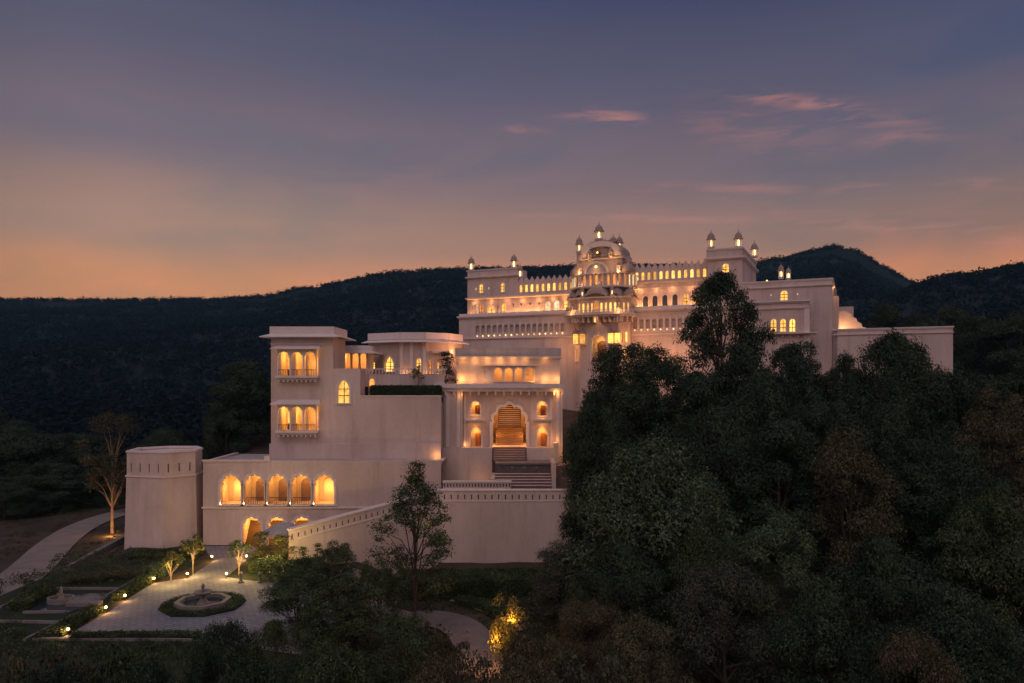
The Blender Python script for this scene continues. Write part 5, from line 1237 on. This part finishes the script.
# ---------------- undergrowth and far forest (uncountable)
def scatter(name, label, spots, per, leaf, lm, r0, r1, zs=.8):
    P, Nn = [], []
    rg = np.random.default_rng(5)
    for (x, y, z, s) in spots:
        d = rg.normal(size=(per,3)); d /= np.linalg.norm(d, axis=1, keepdims=True); d[:,2] = abs(d[:,2])*1.0
        P.append(np.array([x,y,z])+d*s*np.array([1,1,zs])*rg.uniform(.5,1,(per,1))); Nn.append(d+.6*rg.normal(size=(per,3)))
    me = leaf_mesh(name, np.concatenate(P), np.concatenate(Nn), leaf, lm); o = link(name, me); return tag(o, label, 'vegetation', kind='stuff')
def near_track(x, y):
    o = [Vector(gp(*p)) for p in ((-70,655,-1.),(-10,604,-1.2),(30,572,-1.5),(62,541,-1.9),(92,524,-2.3),(132,511,-2.6),(170,505,-2.9))]
    for A, B in zip(o[:-1], o[1:]):
        t = max(0, min(1, (Vector((x,y))-A).dot(B-A)/(B-A).length_squared)); 
        if (A+(B-A)*t-Vector((x,y))).length < 2.2: return True
    return False
rd = random.Random(3); sp = []
while len(sp) < 3000:
    x, y = rd.uniform(-40, 88), rd.uniform(24, 84)
    if -37 < x < -11.5 and 39.5 < y < 68: continue
    if -14 < x < 2.0 and 43 < y < 62.5 and not (x > 1 ): 
        if rd.random() < .97: continue
    if -24 < x < 14 and 63 < y: continue
    if x < -24 and y > 60: continue
    s = rd.uniform(.5, 1.2); sp.append((x, y, height(x,y), s))
scatter('undergrowth', 'tangled scrub covering the slopes under the trees', sp, 90, .11, L_OLIVE, 0, 0)
sp = []; dv = [Vector(gp(*p)) for p in ((330,596,-2),(400,617,-2.1),(430,616,-2.1),(458,622,-2.1),(475,640,-2.3),(480,665,-2.7),(478,700,-3.2))]; fp = [Vector(gp(*p)) for p in ((455,598,-2.),(478,604,-2.),(500,614,-2.1),(515,630,-2.3))]
for _ in range(2600):
    x, y = rd.uniform(-14, 5), rd.uniform(38, 63.3); ok_ = not (x < -11 and y > 38)
    for (P_l, w_) in ((dv, 1.85), (fp, .85)):
        for A, B in zip(P_l[:-1], P_l[1:]):
            t = max(0, min(1, (Vector((x,y))-A).dot(B-A)/(B-A).length_squared))
            if (A+(B-A)*t-Vector((x,y))).length < w_: ok_ = False
    if ok_: sp.append((x, y, height(x,y), rd.uniform(.12,.4)))
scatter('ground_cover', 'low green ground cover beside the driveway', sp, 44, .06, L_MID, 0, 0)
sp = []
for _ in range(4200):
    x, y = rd.uniform(-110, -33), rd.uniform(57, 125)
    if rd.random() < .5 and y < 100: continue
    sp.append((x, y, height(x,y)-.1, rd.uniform(.25,.7) if y < 90 else rd.uniform(.6,1.6)))
tk = [Vector(gp(*p)) for p in ((-10,604,-1.2),(30,572,-1.5),(62,541,-1.9),(92,524,-2.3),(132,511,-2.6),(-70,655,-1.))]
sp = [s for s in sp if not near_track(s[0], s[1])]
gr = []
lawn_areas = [[(0,590),(60,570),(130,552),(196,560),(150,580),(108,594),(44,588)], [(0,625),(28,625),(0,645)], [(64,637),(30,640),(90,612),(104,613)]]
for _ in range(2600):
    px, py = rd.uniform(-40,215), rd.uniform(550,660); x, y = gp(px,py)
    inside = (py < 592 and px < 195 and py > 552 and px*.0+py < 600-(px-20)*.20 ) or (py > 641) or (px < 24 and py > 618)
    if near_track(x, y): continue
    if inside and not (px > 150 and py < 641 and py > 578): gr.append((x, y, max(0, height(x,y)), rd.uniform(.10,.32) if rd.random() < .85 else rd.uniform(.3,.55)))
scatter('garden_ground_cover', 'low dark ground cover plants on the garden lawns', gr, 34, .05, L_MID, 0, 0)
scatter('hillside_scrub', 'dry low scrub on the hillside around the track', sp, 60, .07, L_OLIVE, 0, 0)
sp = []; cnt = 0
while len(sp) < 26000:
    u = rd.random(); y = 105+ (900-105)*u**.75; px = rd.uniform(-140, 1160); x = (px-512)/F*y
    if -62 < x < 75 and y < 150: continue
    if abs(x) < 20 and y < 170: continue
    s = rd.uniform(1.6, 3.6)*(1+ y/1400); sp.append((x, y, height(x,y), s))
for _ in range(2600):                       # extra crowns along the ridges, where they stand against the sky
    px = rd.uniform(-60, 1090)
    for T_, yr in ((RA, 900.), (RB, 480.)):
        y = yr+rd.uniform(-22, 4); x = (px-512)/F*y; s = rd.uniform(1.6,4.2)*(1 if yr > 600 else .7)
        if rd.random() < .25+.6*(noise.noise((px*.09,yr,0))>0): sp.append((x, y, height(x,y), s))
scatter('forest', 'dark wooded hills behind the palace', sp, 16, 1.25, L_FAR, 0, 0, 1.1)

# ---------------- dusk air
hz = MB().box(-2300, 2300, -950, 2000, -420, 215).build('haze', None) if False else None
def make_haze(dens):
    m = bpy.data.materials.new('dusk_haze'); m.use_nodes = True; nt = m.node_tree; nt.nodes.clear()
    o = nt.nodes.new('ShaderNodeOutputMaterial'); v = nt.nodes.new('ShaderNodeVolumePrincipled'); v.inputs['Color'].default_value = (.30,.68,.95,1)
    v.inputs['Density'].default_value = dens; v.inputs['Anisotropy'].default_value = 0; nt.links.new(v.outputs[0], o.inputs['Volume'])
    b = MB().box(-2300, 2300, -950, 2000, -500, 260).build('haze', m); tag(b, 'thin blue dusk haze over the hills', 'haze', kind='stuff')
HAZE = 0.00013
if HAZE: make_haze(HAZE)
